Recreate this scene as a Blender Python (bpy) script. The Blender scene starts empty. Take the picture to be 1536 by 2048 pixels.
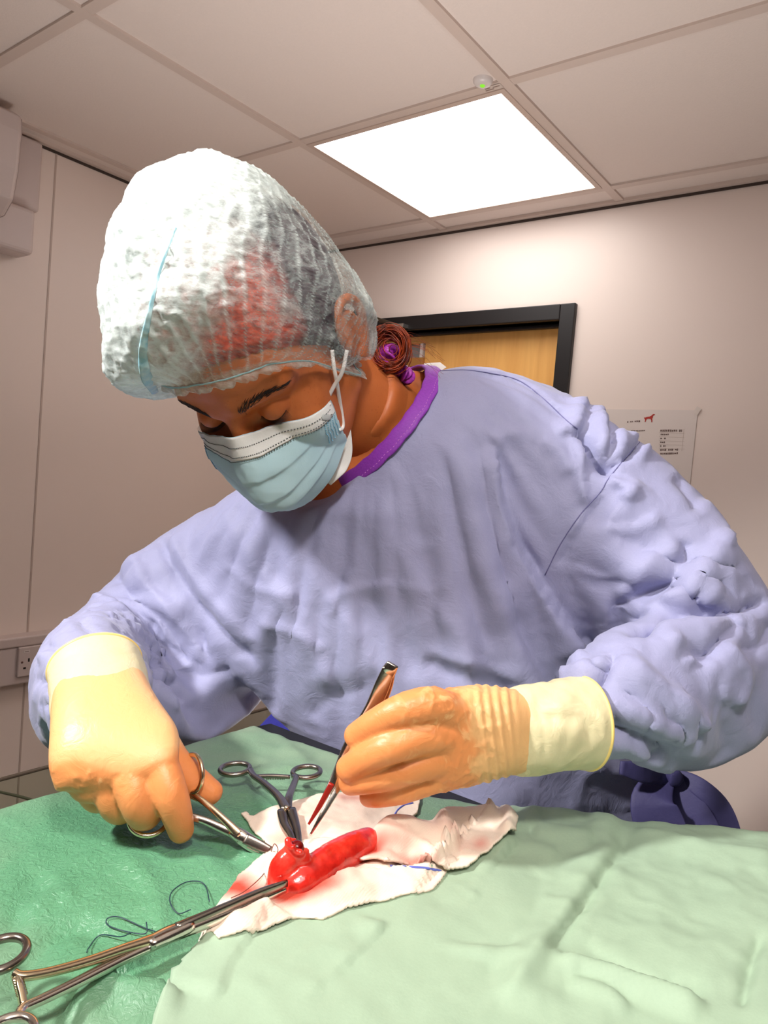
import bpy, bmesh, math, random
import numpy as np
from mathutils import Vector, Matrix
S = bpy.context.scene
COL = S.collection
random.seed(7)
rng = np.random.default_rng(7)
H = 2.32                       # ceiling height
FPX = 1440.0                   # focal length in pixels of a 1536x2048 frame


def rodr(w):
    t = np.linalg.norm(w); k = w / t
    K = np.array([[0, -k[2], k[1]], [k[2], 0, -k[0]], [-k[1], k[0], 0]])
    return np.eye(3) + np.sin(t) * K + (1 - np.cos(t)) * K @ K


RC = rodr(np.array([1.53052048, 0.58540487, -0.43150988]))    # rows: right, down, forward
TC = np.array([-0.21894169, -0.95759778, 1.87150302])
CAM = -RC.T @ TC + np.array([0, 0, H])


def P(px, py, d):
    """world point seen at (px,py) at distance d along the camera axis"""
    return CAM + RC.T @ np.array([(px - 768) / FPX * d, (py - 1024) / FPX * d, d])


def PV(a):
    a = np.asarray(a, float)
    q = np.stack([(a[:, 0] - 768) / FPX * a[:, 2], (a[:, 1] - 1024) / FPX * a[:, 2], a[:, 2]], 1)
    return CAM + q @ RC


def dirw(x, y, z):
    """camera-frame vector (right, down, away) to world"""
    return RC.T @ np.array([x, y, z], float)


def proj(V):
    q = (np.asarray(V) - CAM) @ RC.T
    return 768 + FPX * q[:, 0] / q[:, 2], 1024 + FPX * q[:, 1] / q[:, 2], q[:, 2]


def onz(px, py, z):
    d = RC.T @ np.array([(px - 768) / FPX, (py - 1024) / FPX, 1.0])
    return CAM + d * (z - CAM[2]) / d[2]


def onx(px, py, x):
    d = RC.T @ np.array([(px - 768) / FPX, (py - 1024) / FPX, 1.0])
    return CAM + d * (x - CAM[0]) / d[0]


def ony(px, py, y):
    d = RC.T @ np.array([(px - 768) / FPX, (py - 1024) / FPX, 1.0])
    return CAM + d * (y - CAM[1]) / d[1]


def nrm(v):
    v = np.asarray(v, float)
    return v / max(np.linalg.norm(v), 1e-12)


def catmull(pts, n):
    """smooth resampling of an (k,m) array, n samples per span"""
    p = np.asarray(pts, float)
    if len(p) < 3:
        t = np.linspace(0, 1, n + 1)[:, None]
        return p[0] * (1 - t) + p[-1] * t
    q = np.vstack([2 * p[0] - p[1], p, 2 * p[-1] - p[-2]])
    out = []
    for i in range(1, len(q) - 2):
        a, b, c, d = q[i - 1], q[i], q[i + 1], q[i + 2]
        for t in np.arange(n) / n:
            out.append(0.5 * (2 * b + (c - a) * t + (2 * a - 5 * b + 4 * c - d) * t * t + (3 * b - a - 3 * c + d) * t ** 3))
    out.append(p[-1])
    return np.array(out)


# ------------------------------------------------------------------ objects
def setp(o, label=None, cat=None, group=None, kind=None):
    if label: o['label'] = label
    if cat: o['category'] = cat
    if group: o['group'] = group
    if kind: o['kind'] = kind
    return o


def mesh(name, V, F):
    me = bpy.data.meshes.new(name)
    V = np.asarray(V, float)
    me.from_pydata([tuple(v) for v in V], [], [tuple(int(i) for i in f) for f in F])
    me.update()
    return me


def link(name, me, mat, parent=None, smooth=True):
    o = bpy.data.objects.new(name, me)
    COL.objects.link(o)
    if mat is not None:
        me.materials.clear(); me.materials.append(mat)
    if smooth:
        me.polygons.foreach_set('use_smooth', [True] * len(me.polygons))
    if parent is not None:
        o.parent = parent
    return o


def obj(name, VF, mat, parent=None, smooth=True, **k):
    o = link(name, mesh(name, *VF), mat, parent, smooth)
    return setp(o, **k)


def empty(name, loc=(0, 0, 0), **k):
    o = bpy.data.objects.new(name, None)
    o.empty_display_size = 0.05
    COL.objects.link(o)
    o.location = tuple(loc)
    return setp(o, **k)


def under(root, *obs):
    """parent meshes built in world coordinates under an Empty standing elsewhere"""
    bpy.context.view_layer.update()
    for o in obs:
        o.parent = root
        o.matrix_parent_inverse = root.matrix_world.inverted() if root.parent is None else Matrix.Translation(-Vector(root.location))


def join(*parts):
    V, F, n = [], [], 0
    for v, f in parts:
        v = np.asarray(v, float)
        V.append(v); F += [tuple(int(i) + n for i in q) for q in f]
        n += len(v)
    return np.vstack(V), F


def box(c, s, R=None):
    c = np.asarray(c, float); h = np.asarray(s, float) / 2
    v = np.array([[x, y, z] for x in (-1, 1) for y in (-1, 1) for z in (-1, 1)]) * h
    if R is not None: v = v @ np.asarray(R).T
    f = [(0, 1, 3, 2), (4, 6, 7, 5), (0, 4, 5, 1), (2, 3, 7, 6), (0, 2, 6, 4), (1, 5, 7, 3)]
    return v + c, f


def boxx(a, b):
    a = np.asarray(a, float); b = np.asarray(b, float)
    return box((a + b) / 2, np.abs(b - a))


def bevel(o, w, seg=2, ang=0.6):
    m = o.modifiers.new('bevel', 'BEVEL'); m.width = w; m.segments = seg; m.limit_method = 'ANGLE'; m.angle_limit = ang
    return o


def sweep(C, S_, N_, ra, rb, seg=24, cap=True, closed=False, shape=2.0):
    """rings: centres C (n,3), side S_, normal N_, radii ra/rb (n,)"""
    n = len(C); a = np.arange(seg) / seg * 2 * np.pi
    ca, sa = np.cos(a), np.sin(a)
    if shape != 2.0:
        e = 2.0 / shape
        ca = np.sign(ca) * np.abs(ca) ** e; sa = np.sign(sa) * np.abs(sa) ** e
    V = (C[:, None, :] + S_[:, None, :] * (ra[:, None] * ca[None])[..., None] + N_[:, None, :] * (rb[:, None] * sa[None])[..., None]).reshape(-1, 3)
    F = []
    m = n if closed else n - 1
    for i in range(m):
        j = (i + 1) % n
        for k in range(seg):
            l = (k + 1) % seg
            F.append((i * seg + k, i * seg + l, j * seg + l, j * seg + k))
    if cap and not closed:
        V = np.vstack([V, C[:1], C[-1:]])
        for k in range(seg):
            l = (k + 1) % seg
            F.append((n * seg, l, k)); F.append((n * seg + 1, (n - 1) * seg + k, (n - 1) * seg + l))
    return V, F


def frames(C, closed=False, hint=None):
    """tangent and a side vector perpendicular to the view (or nearest to hint)"""
    if closed:
        T = np.roll(C, -1, 0) - np.roll(C, 1, 0)
    else:
        T = np.gradient(C, axis=0)
    T /= np.maximum(np.linalg.norm(T, axis=1, keepdims=True), 1e-12)
    if hint is None:
        v = C - CAM; v /= np.linalg.norm(v, axis=1, keepdims=True)
        s = np.cross(T, v)
    else:
        h = np.asarray(hint, float)
        if h.ndim == 1: h = np.tile(h, (len(C), 1))
        s = h - T * np.sum(h * T, axis=1, keepdims=True)
    s /= np.maximum(np.linalg.norm(s, axis=1, keepdims=True), 1e-9)
    nn = np.cross(s, T)
    return T, s, nn


def limb(rows, n=6, seg=28, hint=None, round_end=(0, 0), cap=True, shape=2.0):
    """rows: (px,py,depth, side radius mm, depth radius mm) -> smooth tapered tube"""
    r = catmull(np.array(rows, float), n)
    C = PV(r[:, :3]); T, s, nn = frames(C, hint=hint)
    ra, rb = r[:, 3] / 1000, r[:, 4] / 1000
    for end, L in ((0, round_end[0]), (1, round_end[1])):
        if not L: continue
        i = -1 if end else 0
        k = np.linspace(0, 1, 7)[1:]
        prof = np.sqrt(np.maximum(1 - k ** 2, 0.0004))
        dv = T[i] if end else -T[i]
        Ca = C[i] + dv * (k * L * ra[i])[:, None]
        ext = (Ca, np.tile(s[i], (6, 1)), np.tile(nn[i], (6, 1)), ra[i] * prof, rb[i] * prof)
        if end:
            C, s, nn, ra, rb = (np.concatenate([x, y]) for x, y in zip((C, s, nn, ra, rb), ext))
        else:
            C, s, nn, ra, rb = (np.concatenate([y[::-1], x]) for x, y in zip((C, s, nn, ra, rb), ext))
    return sweep(C, s, nn, ra, rb, seg, cap, shape=shape)


def rod(pts, r, seg=12, n=6, flat=1.0, hint=None, cap=True, closed=False, shape=2.0):
    """world-space tube through pts; r = radius or per-point radii (m); flat scales the normal axis"""
    pts = np.asarray(pts, float)
    rr = np.broadcast_to(np.asarray(r, float), (len(pts),))
    q = np.column_stack([pts, rr])
    if closed:
        q2 = catmull(np.vstack([q[-2:], q, q[:3]]), n)
        q2 = q2[2 * n:2 * n + len(q) * n]
    else:
        q2 = catmull(q, n) if n > 1 else q
    C = q2[:, :3]
    T, s, nn = frames(C, closed, hint)
    return sweep(C, s, nn, q2[:, 3], q2[:, 3] * flat, seg, cap, closed, shape)


def ico(sub):
    bm = bmesh.new(); bmesh.ops.create_icosphere(bm, subdivisions=sub, radius=1.0)
    V = np.array([v.co[:] for v in bm.verts]); F = [tuple(v.index for v in f.verts) for f in bm.faces]
    bm.free(); return V, F


def ball(c, r, sub=3):
    V, F = ico(sub)
    return V * np.asarray(r, float) + np.asarray(c, float), F


def remesh(VF, voxel, smooth=6, fac=0.5):
    me = mesh('tmp', *VF); o = bpy.data.objects.new('tmp', me); COL.objects.link(o)
    m = o.modifiers.new('r', 'REMESH'); m.mode = 'VOXEL'; m.voxel_size = voxel; m.adaptivity = 0
    if smooth:
        m = o.modifiers.new('s', 'SMOOTH'); m.iterations = smooth; m.factor = fac
    dg = bpy.context.evaluated_depsgraph_get()
    out = bpy.data.meshes.new_from_object(o.evaluated_get(dg))
    n = len(out.vertices); V = np.empty(n * 3); out.vertices.foreach_get('co', V); V = V.reshape(-1, 3)
    L = np.empty(len(out.loops), int); out.loops.foreach_get('vertex_index', L)
    ls = np.empty(len(out.polygons), int); out.polygons.foreach_get('loop_start', ls)
    lt = np.empty(len(out.polygons), int); out.polygons.foreach_get('loop_total', lt)
    F = [tuple(L[a:a + b]) for a, b in zip(ls, lt)]
    bpy.data.objects.remove(o); bpy.data.meshes.remove(me); bpy.data.meshes.remove(out)
    return V, F


def vnormals(V, F):
    T = []
    for f in F:
        for k in range(1, len(f) - 1): T.append((f[0], f[k], f[k + 1]))
    T = np.array(T)
    fn = np.cross(V[T[:, 1]] - V[T[:, 0]], V[T[:, 2]] - V[T[:, 0]])
    N = np.zeros_like(V)
    for k in range(3):
        for a in range(3):
            N[:, a] += np.bincount(T[:, k], fn[:, a], len(V))
    return N / np.maximum(np.linalg.norm(N, axis=1, keepdims=True), 1e-15)


def edges_of(F, diag=False):
    E = set()
    for f in F:
        k = len(f)
        for i in range(k):
            a, b = f[i], f[(i + 1) % k]; E.add((a, b) if a < b else (b, a))
        if diag and k == 4:
            for a, b in ((f[0], f[2]), (f[1], f[3])): E.add((a, b) if a < b else (b, a))
    return np.array(sorted(E))


def smooth_field(V, F, X, it):
    E = edges_of(F); n = len(V)
    deg = np.bincount(E.ravel(), minlength=n).astype(float)[:, None]
    X = X.reshape(n, -1).copy()
    for _ in range(it):
        A = np.zeros_like(X)
        for a in range(X.shape[1]):
            A[:, a] = np.bincount(E[:, 0], X[E[:, 1], a], n) + np.bincount(E[:, 1], X[E[:, 0], a], n)
        X = 0.5 * X + 0.5 * A / deg
    return X


def subdivide(V, F, levels=1):
    me = mesh('tmp', V, F); o = bpy.data.objects.new('tmp', me); COL.objects.link(o)
    m = o.modifiers.new('s', 'SUBSURF'); m.levels = levels; m.render_levels = levels
    dg = bpy.context.evaluated_depsgraph_get()
    out = bpy.data.meshes.new_from_object(o.evaluated_get(dg))
    n = len(out.vertices); W = np.empty(n * 3); out.vertices.foreach_get('co', W); W = W.reshape(-1, 3)
    G = [tuple(p.vertices) for p in out.polygons]
    bpy.data.objects.remove(o); bpy.data.meshes.remove(me); bpy.data.meshes.remove(out)
    return W, G


def vnoise(Pn, seed=0):
    """smooth 3-D value noise in [-1,1] for an (n,3) array"""
    r = np.random.default_rng(seed); T = r.uniform(-1, 1, 4096); pm = r.permutation(4096)
    i = np.floor(Pn).astype(int); f = Pn - i; f = f * f * f * (f * (f * 6 - 15) + 10)
    out = 0
    for a in (0, 1):
        for b in (0, 1):
            for c in (0, 1):
                h = T[pm[(pm[(pm[(i[:, 0] + a) & 4095] + i[:, 1] + b) & 4095] + i[:, 2] + c) & 4095]]
                out = out + h * np.where(a, f[:, 0], 1 - f[:, 0]) * np.where(b, f[:, 1], 1 - f[:, 1]) * np.where(c, f[:, 2], 1 - f[:, 2])
    return out


def fbm(Pn, octv=4, seed=0, ridged=False):
    o = 0; a = 1.0; s = 0
    for k in range(octv):
        v = vnoise(Pn * 2 ** k, seed + k)
        if ridged: v = 1 - 2 * np.abs(v)
        o = o + a * v; s += a; a *= 0.5
    return o / s


def polydist(x, y, pts):
    """distance in pixels from points to a polyline, with the parameter and the signed side"""
    p = np.asarray(pts, float); best = np.full(len(x), 1e9); tt = np.zeros(len(x)); sg = np.zeros(len(x))
    L = np.concatenate([[0], np.cumsum(np.linalg.norm(np.diff(p, axis=0), axis=1))])
    for i in range(len(p) - 1):
        a, b = p[i], p[i + 1]; d = b - a; l2 = d @ d
        t = np.clip(((x - a[0]) * d[0] + (y - a[1]) * d[1]) / l2, 0, 1)
        ex, ey = x - a[0] - t * d[0], y - a[1] - t * d[1]
        di = np.hypot(ex, ey); m = di < best
        best[m] = di[m]; tt[m] = ((L[i] + t * math.sqrt(l2)) / L[-1])[m]
        sg[m] = np.sign(d[0] * ey - d[1] * ex)[m]
    return best, tt, sg


def paint(me, name, val):
    """per-vertex float attribute"""
    a = me.attributes.new(name, 'FLOAT', 'POINT'); a.data.foreach_set('value', np.asarray(val, np.float32))


# ------------------------------------------------------------------ materials
class NT:
    def __init__(self, name):
        self.m = bpy.data.materials.new(name); self.m.use_nodes = True
        self.t = self.m.node_tree; self.t.nodes.clear()
        self.out = self.n('ShaderNodeOutputMaterial')

    def n(self, typ, **k):
        nd = self.t.nodes.new(typ)
        for a, b in k.items():
            if a.startswith('i_'):
                key = a[2:]
                key = int(key) if key.isdigit() else key.replace('_', ' ')
                nd.inputs[key].default_value = b
            else:
                setattr(nd, a, b)
        return nd

    def l(self, a, b): self.t.links.new(a, b)

    def coord(self, scale=1.0, kind='Object', rot=None):
        tc = self.n('ShaderNodeTexCoord'); mp = self.n('ShaderNodeMapping')
        mp.inputs['Scale'].default_value = (scale,) * 3 if not hasattr(scale, '__len__') else scale
        if rot: mp.inputs['Rotation'].default_value = rot
        self.l(tc.outputs[kind], mp.inputs['Vector']); return mp.outputs['Vector']

    def noise(self, vec, scale, detail=4, rough=0.55, dist=0.0):
        nd = self.n('ShaderNodeTexNoise', i_Scale=scale, i_Detail=detail, i_Roughness=rough, i_Distortion=dist)
        self.l(vec, nd.inputs['Vector']); return nd.outputs['Fac']

    def ramp(self, fac, stops, interp='LINEAR'):
        nd = self.n('ShaderNodeValToRGB'); cr = nd.color_ramp; cr.interpolation = interp
        while len(cr.elements) < len(stops): cr.elements.new(0.5)
        for e, (p, c) in zip(cr.elements, stops):
            e.position = p; e.color = (c if hasattr(c, '__len__') else (c, c, c)) + ((1,) if not hasattr(c, '__len__') or len(c) == 3 else ())
        self.l(fac, nd.inputs['Fac']); return nd.outputs['Color']

    def mix(self, fac, a, b, mode='MIX'):
        nd = self.n('ShaderNodeMix', data_type='RGBA', blend_type=mode)
        for s, v in ((0, fac), (6, a), (7, b)):
            if hasattr(v, 'is_linked') or isinstance(v, bpy.types.NodeSocket): self.l(v, nd.inputs[s])
            else: nd.inputs[s].default_value = v if s == 0 else (tuple(v) + (1,))[:4]
        return nd.outputs[2]

    def math(self, op, a, b=0.0, clamp=False):
        nd = self.n('ShaderNodeMath', operation=op, use_clamp=clamp)
        for s, v in ((0, a), (1, b)):
            if isinstance(v, bpy.types.NodeSocket): self.l(v, nd.inputs[s])
            else: nd.inputs[s].default_value = v
        return nd.outputs[0]

    def attr(self, name):
        return self.n('ShaderNodeAttribute', attribute_name=name).outputs['Fac']

    def bump(self, h, strength=0.3, dist=0.002, normal=None):
        nd = self.n('ShaderNodeBump', i_Strength=strength, i_Distance=dist)
        self.l(h, nd.inputs['Height'])
        if normal is not None: self.l(normal, nd.inputs['Normal'])
        return nd.outputs['Normal']

    def bsdf(self, col, rough=0.5, metal=0.0, normal=None, **k):
        nd = self.n('ShaderNodeBsdfPrincipled')
        for key, v in (('Base Color', col), ('Roughness', rough), ('Metallic', metal)):
            if isinstance(v, bpy.types.NodeSocket): self.l(v, nd.inputs[key])
            else: nd.inputs[key].default_value = (tuple(v) + (1,))[:4] if key == 'Base Color' else v
        if normal is not None: self.l(normal, nd.inputs['Normal'])
        for a, v in k.items():
            key = a.replace('_', ' ')
            if isinstance(v, bpy.types.NodeSocket): self.l(v, nd.inputs[key])
            else: nd.inputs[key].default_value = v
        self.l(nd.outputs[0], self.out.inputs[0]); return nd


def sr(r, g, b):
    """sRGB 0-255 to linear"""
    return tuple((c / 255 / 12.92) if c / 255 <= 0.04045 else ((c / 255 + 0.055) / 1.055) ** 2.4 for c in (r, g, b))


def plain(name, col, rough=0.5, metal=0.0, bump=None, **k):
    t = NT(name); nm = None
    if bump:
        nm = t.bump(t.noise(t.coord(1.0), bump[0], 4), bump[1], bump[2] if len(bump) > 2 else 0.001)
    t.bsdf(col, rough, metal, nm, **k)
    return t.m


cam = bpy.data.cameras.new('camera'); co = bpy.data.objects.new('camera', cam); COL.objects.link(co)
M = Matrix(((RC[0][0], -RC[1][0], -RC[2][0], CAM[0]), (RC[0][1], -RC[1][1], -RC[2][1], CAM[1]), (RC[0][2], -RC[1][2], -RC[2][2], CAM[2]), (0, 0, 0, 1)))
co.matrix_world = M
cam.sensor_fit = 'VERTICAL'; cam.sensor_height = 36.0; cam.lens = FPX / 2048 * 36.0
cam.clip_start = 0.02; cam.clip_end = 50
S.camera = co
S.view_settings.view_transform = 'Standard'; S.view_settings.look = 'None'; S.view_settings.gamma = 1
S.view_settings.use_curve_mapping = False
# ------------------------------------------------------------------ the room
XL, XR, YB, YF = -0.675, 2.725, 0.713, -3.0
def wallmat(name, c, var=0.03):
    t = NT(name); v = t.coord(1.0)
    n1 = t.noise(v, 1.3, 3); n2 = t.noise(v, 60, 3)
    col = t.mix(t.math('MULTIPLY', n1, 0.5), c, tuple(x * (1 - var * 3) for x in c))
    t.bsdf(col, 0.42, 0, t.bump(n2, 0.06, 0.002), Specular_IOR_Level=0.35)
    return t.m
m_wall = wallmat('painted wall cladding', sr(240, 224, 215))
m_wall2 = wallmat('grey wall cladding', sr(104, 100, 98))
m_tile = NT('ceiling tile'); _v = m_tile.coord(1.0)
_n = m_tile.noise(_v, 220, 4, 0.7)
m_tile.bsdf(m_tile.mix(m_tile.math('MULTIPLY', _n, 0.35), sr(236, 222, 214), sr(214, 200, 192)), 0.9, 0, m_tile.bump(_n, 0.25, 0.002)); m_tile = m_tile.m
m_tbar = plain('ceiling grid enamel', sr(214, 196, 186), 0.5)
m_shadow = plain('painted gap shade', sr(70, 58, 52), 0.8)
m_white = plain('white plastic', sr(226, 216, 212), 0.35)
m_white2 = plain('ivory plastic', sr(206, 190, 186), 0.4)
m_black = plain('black moulded plastic', sr(16, 15, 17), 0.5)
m_floor = plain('vinyl floor', sr(150, 146, 142), 0.45, 0, (40, 0.05))

def st(name, VF, mat, **k):
    o = obj(name, VF, mat, smooth=False, **k); o['kind'] = 'structure'; return o
st('floor', boxx((XL - .1, YF - .1, -.1), (XR + .1, YB + .1, 0)), m_floor)
# back wall has an opening for the doorway
DX0, DX1, DZ = -0.47, 0.447, H - 0.327
wb = join(boxx((XL - .1, YB, 0), (DX0, YB + .1, H - .004)), boxx((DX1, YB, 0), (XR + .1, YB + .1, H - .004)), boxx((DX0, YB, DZ), (DX1, YB + .1, H - .004)))
st('wall_back', wb, m_wall)
st('wall_left', boxx((XL - .1, YF, 0), (XL, YB, H - .004)), m_wall)
st('wall_right', boxx((XR, YF, 0), (XR + .1, YB, H - .004)), m_wall2)
st('wall_front', boxx((XL - .1, YF - .1, 0), (XR + .1, YF, H - .004)), m_wall2)
# ceiling slab with lay-in tiles; the grid hangs a little proud of them
tv = []
gx = [XL] + [0.6 * k for k in range(-1, 5)] + [XR]; gx = sorted(set(round(g, 3) for g in gx if XL <= g <= XR))
gy = sorted(set(round(g, 3) for g in [YF] + [0.6 * k for k in range(-4, 2)] + [YB]))
LIT = [(0.0, 0.0), (1.8, -1.8)]  # the second panel is unseen, added to light the room
for i in range(len(gx) - 1):
    for j in range(len(gy) - 1):
        if any(abs(gx[i] - a) < .01 and abs(gy[j] - b) < .01 for a, b in LIT): continue
        tv.append(boxx((gx[i] + .004, gy[j] + .004, H + .006), (gx[i + 1] - .004, gy[j + 1] - .004, H + .02)))
st('ceiling', join(boxx((XL - .1, YF - .1, H + .06), (XR + .1, YB + .1, H + .12)), *tv), m_tile)
bars = []
for g in gx[1:-1]: bars.append(boxx((g - .012, YF, H), (g + .012, YB, H + .03)))
for g in gy[1:-1]: bars.append(boxx((XL, g - .012, H + .0006), (XR, g + .012, H + .031)))
st('trim_1', join(*bars), m_tbar, label='white ceiling grid')
per = [boxx((XL, YB - .022, H - .003), (XR, YB, H + .03)), boxx((XL, YF, H - .003), (XL + .022, YB, H + .03)), boxx((XR - .022, YF, H - .003), (XR, YB, H + .03)), boxx((XL, YF, H - .003), (XR, YF + .022, H + .03))]
st('trim_2', join(*per), m_tbar)
# dark strip painting the shade of the gap under the perimeter angle
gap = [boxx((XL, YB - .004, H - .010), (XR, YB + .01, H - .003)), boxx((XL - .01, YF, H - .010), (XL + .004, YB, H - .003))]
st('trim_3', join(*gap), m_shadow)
# vertical joint strip of the wall cladding
st('trim_4', boxx((XL - .002, -.294, 0), (XL + .0016, -.289, H - .01)), plain('joint strip', sr(196, 176, 166), 0.5))
st('baseboard_left', boxx((XL, YF, 0), (XL + .012, YB, .1)), m_white2)
st('baseboard_back', join(boxx((XL, YB - .012, 0), (DX0 - .06, YB, .1)), boxx((DX1 + .06, YB - .012, 0), (XR, YB, .1))), m_white2)

# lit ceiling panels
m_diff = NT('glowing diffuser'); _e = m_diff.n('ShaderNodeEmission', i_Color=(1.0, 0.955, 0.92, 1), i_Strength=5.5)
m_diff.l(_e.outputs[0], m_diff.out.inputs[0]); m_diff = m_diff.m
m_pframe = plain('panel frame enamel', sr(205, 184, 172), 0.45)
for k, (a, b) in enumerate(LIT):
    r = empty('ceiling_light', (a + .3, b + .3, H), label=['square lit ceiling panel above the door end of the room', 'added unseen square lit ceiling panel far behind the camera'][k], cat='ceiling light', group='ceiling light panels')
    w = .288
    fr = join(*[boxx((-w if s is None else (s * w - .012 if s > 0 else -w), 0, 0), (0, 0, 0)) for s in ()]) if False else None
    bx = [boxx((-w, -w, -.002), (w, -w + .014, .02)), boxx((-w, w - .014, -.002), (w, w, .02)), boxx((-w, -w + .014, -.002), (-w + .014, w - .014, .02)), boxx((w - .014, -w + .014, -.002), (w, w - .014, .02))]
    obj('frame', join(*bx), m_pframe, r, False)
    obj('diffuser', boxx((-w + .012, -w + .012, .002), (w - .012, w - .012, .008)), m_diff, r, False, label='glowing white diffuser')
# indicator on the tile by the lit panel
q = onz(966, 160, H + .006)
r = empty('ceiling_sensor', q, label='small round ceiling sensor with a green light', cat='sensor')
a = np.linspace(0, 1, 9)
prof = [(0.0, -.012), (.010, -.0115), (.017, -.009), (.0205, -.004), (.0215, 0)]
def lathe(prof, seg=32, axis=2):
    V = []; F = []
    for (rr, z) in prof:
        for k in range(seg):
            t = 2 * math.pi * k / seg; V.append((rr * math.cos(t), rr * math.sin(t), z))
    for i in range(len(prof) - 1):
        for k in range(seg):
            l = (k + 1) % seg; F.append((i * seg + k, (i + 1) * seg + k, (i + 1) * seg + l, i * seg + l))
    V = np.array(V)
    if axis == 0: V = V[:, [2, 1, 0]]
    if axis == 1: V = V[:, [0, 2, 1]]
    return V, F
obj('cover', lathe(prof), m_white, r)
m_green = NT('green lamp'); _e = m_green.n('ShaderNodeEmission', i_Color=(0.28, 0.8, 0.05, 1), i_Strength=0.9); m_green.l(_e.outputs[0], m_green.out.inputs[0]); m_green = m_green.m
obj('lens', lathe([(0, -.0145), (.004, -.014), (.0058, -.0115)]), m_green, r, label='glowing green lens')
# rating sticker on the grid beside the lit panel
q = onz(985, 176, H - .0008)
r = obj('sticker', box((0, 0, 0), (.044, .017, .0006)), plain('sticker paper', sr(212, 196, 186), .6), None, False, label='small printed rating sticker on the frame of the lit ceiling panel', cat='sticker')
r.location = q
pr_ = [box((-.008, .003, -.0005), (.020, .0035, .0004)), box((.010, -.002, -.0005), (.016, .003, .0004)), box((-.010, -.004, -.0005), (.012, .004, .0004))]
obj('print', join(*pr_), plain('grey print', sr(150, 128, 118), .7), r, False)

# ------------------------------------------------------------------ door
m_wood = NT('pale oak veneer'); v = m_wood.coord((9, 9, .7))
n = m_wood.noise(v, 3.0, 6, .6, .4)
m_wood.bsdf(m_wood.ramp(n, [(.3, sr(228, 164, 88)), (.7, sr(246, 188, 108))]), .42, 0, m_wood.bump(n, .05, .001)); m_wood = m_wood.m
m_wood2 = plain('pale oak lipping', sr(176, 120, 60), .45)
m_frame = plain('black painted frame', sr(22, 18, 20), .45)
m_glass = NT('grey vision glass'); _g = m_glass.bsdf(sr(150, 150, 152), .08, 0); m_glass = m_glass.m
dz = DZ
d = empty('door_1', ((DX0 + DX1) / 2, YB, 0)); d['kind'] = 'structure'; d['label'] = 'pale oak door with a glass vision panel in a black frame'
fo = .048
fr = join(boxx((DX0 - fo, YB - .016, 0), (DX0, YB + .09, dz + fo)), boxx((DX1, YB - .016, 0), (DX1 + fo, YB + .09, dz + fo)), boxx((DX0, YB - .016, dz), (DX1, YB + .09, dz + fo)),
          boxx((DX0, YB + .03, 0), (DX0 + .012, YB + .05, dz)), boxx((DX1 - .012, YB + .03, 0), (DX1, YB + .05, dz)), boxx((DX0, YB + .03, dz - .012), (DX1, YB + .05, dz)))
o1 = obj('door_frame', fr, m_frame, None, False, label='black door frame')
# vision panel: left part of the leaf, from px 835..852
vx1 = ony(842, 690, YB + .05)[0]; vz0 = ony(842, 716, YB + .05)[2]; vz1 = dz - .035
lf = [boxx((vx1 + .02, YB + .05, .005), (DX1 - .003, YB + .09, dz - .003)), boxx((DX0 + .003, YB + .05, .005), (DX0 + .1, YB + .09, dz - .003)),
      boxx((DX0 + .1, YB + .05, .005), (vx1 + .02, YB + .09, vz0 - .02)), boxx((DX0 + .1, YB + .05, vz1), (vx1 + .02, YB + .09, dz - .003))]
o2 = obj('leaf', join(*lf), m_wood, None, False)
o3 = obj('vision_panel', boxx((DX0 + .1, YB + .066, vz0 - .02), (vx1 + .02, YB + .072, vz1)), m_glass, None, False, label='grey glass vision panel')
bd = [boxx((vx1, YB + .046, vz0 - .02), (vx1 + .012, YB + .062, vz1)), boxx((DX0 + .1, YB + .046, vz0 - .02), (DX0 + .112, YB + .062, vz1))]
o4 = obj('glazing_bead', join(*bd), m_white, None, False, label='white glazing bead')
o5 = obj('sill_bead', boxx((DX0 + .1, YB + .04, vz0 - .03), (vx1 + .022, YB + .062, vz0)), m_wood2, None, False)
bevel(o1, .003); under(d, o1, o2, o3, o4, o5)
# door closer arm on the frame head
m_steel = plain('brushed steel', sr(200, 196, 194), .3, 1.0)
p1 = ony(757, 640, YB - .05); p2 = ony(795, 652, YB - .03)
d = empty('door_closer', (p2[0], YB - .016, p2[2]), label='metal door closer arm across the head of the black door frame', cat='door closer')
o1 = obj('arm', rod([p1 + np.array([-.1, -.02, .03]), p1, p2], .008, 10, 2, .5), plain('bronze arm', sr(90, 78, 66), .4, .8), None)
o2 = obj('bracket', join(boxx((p2[0] - .02, YB - .045, p2[2] - .008), (p2[0] + .036, YB - .014, p2[2] + .004)), boxx((p2[0] - .005, YB - .05, p2[2] - .022), (p2[0] + .03, YB - .016, p2[2] - .014))), m_steel, None, False)
under(d, o1, o2)

# ------------------------------------------------------------------ left wall: trunking, socket, wall unit
zt = H - 1.385; zb_ = H - 1.525
tr = empty('trim_5', (XL, -1.2, zb_)); tr['kind'] = 'structure'; tr['label'] = 'white plastic dado trunking'
o1 = obj('trunking_body', join(boxx((XL, YF, zb_), (XL + .045, YB, zt - .03)), boxx((XL, YF, zt - .03), (XL + .05, YB, zt))), m_white2, None, False)
bevel(o1, .006, 3); under(tr, o1)
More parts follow.
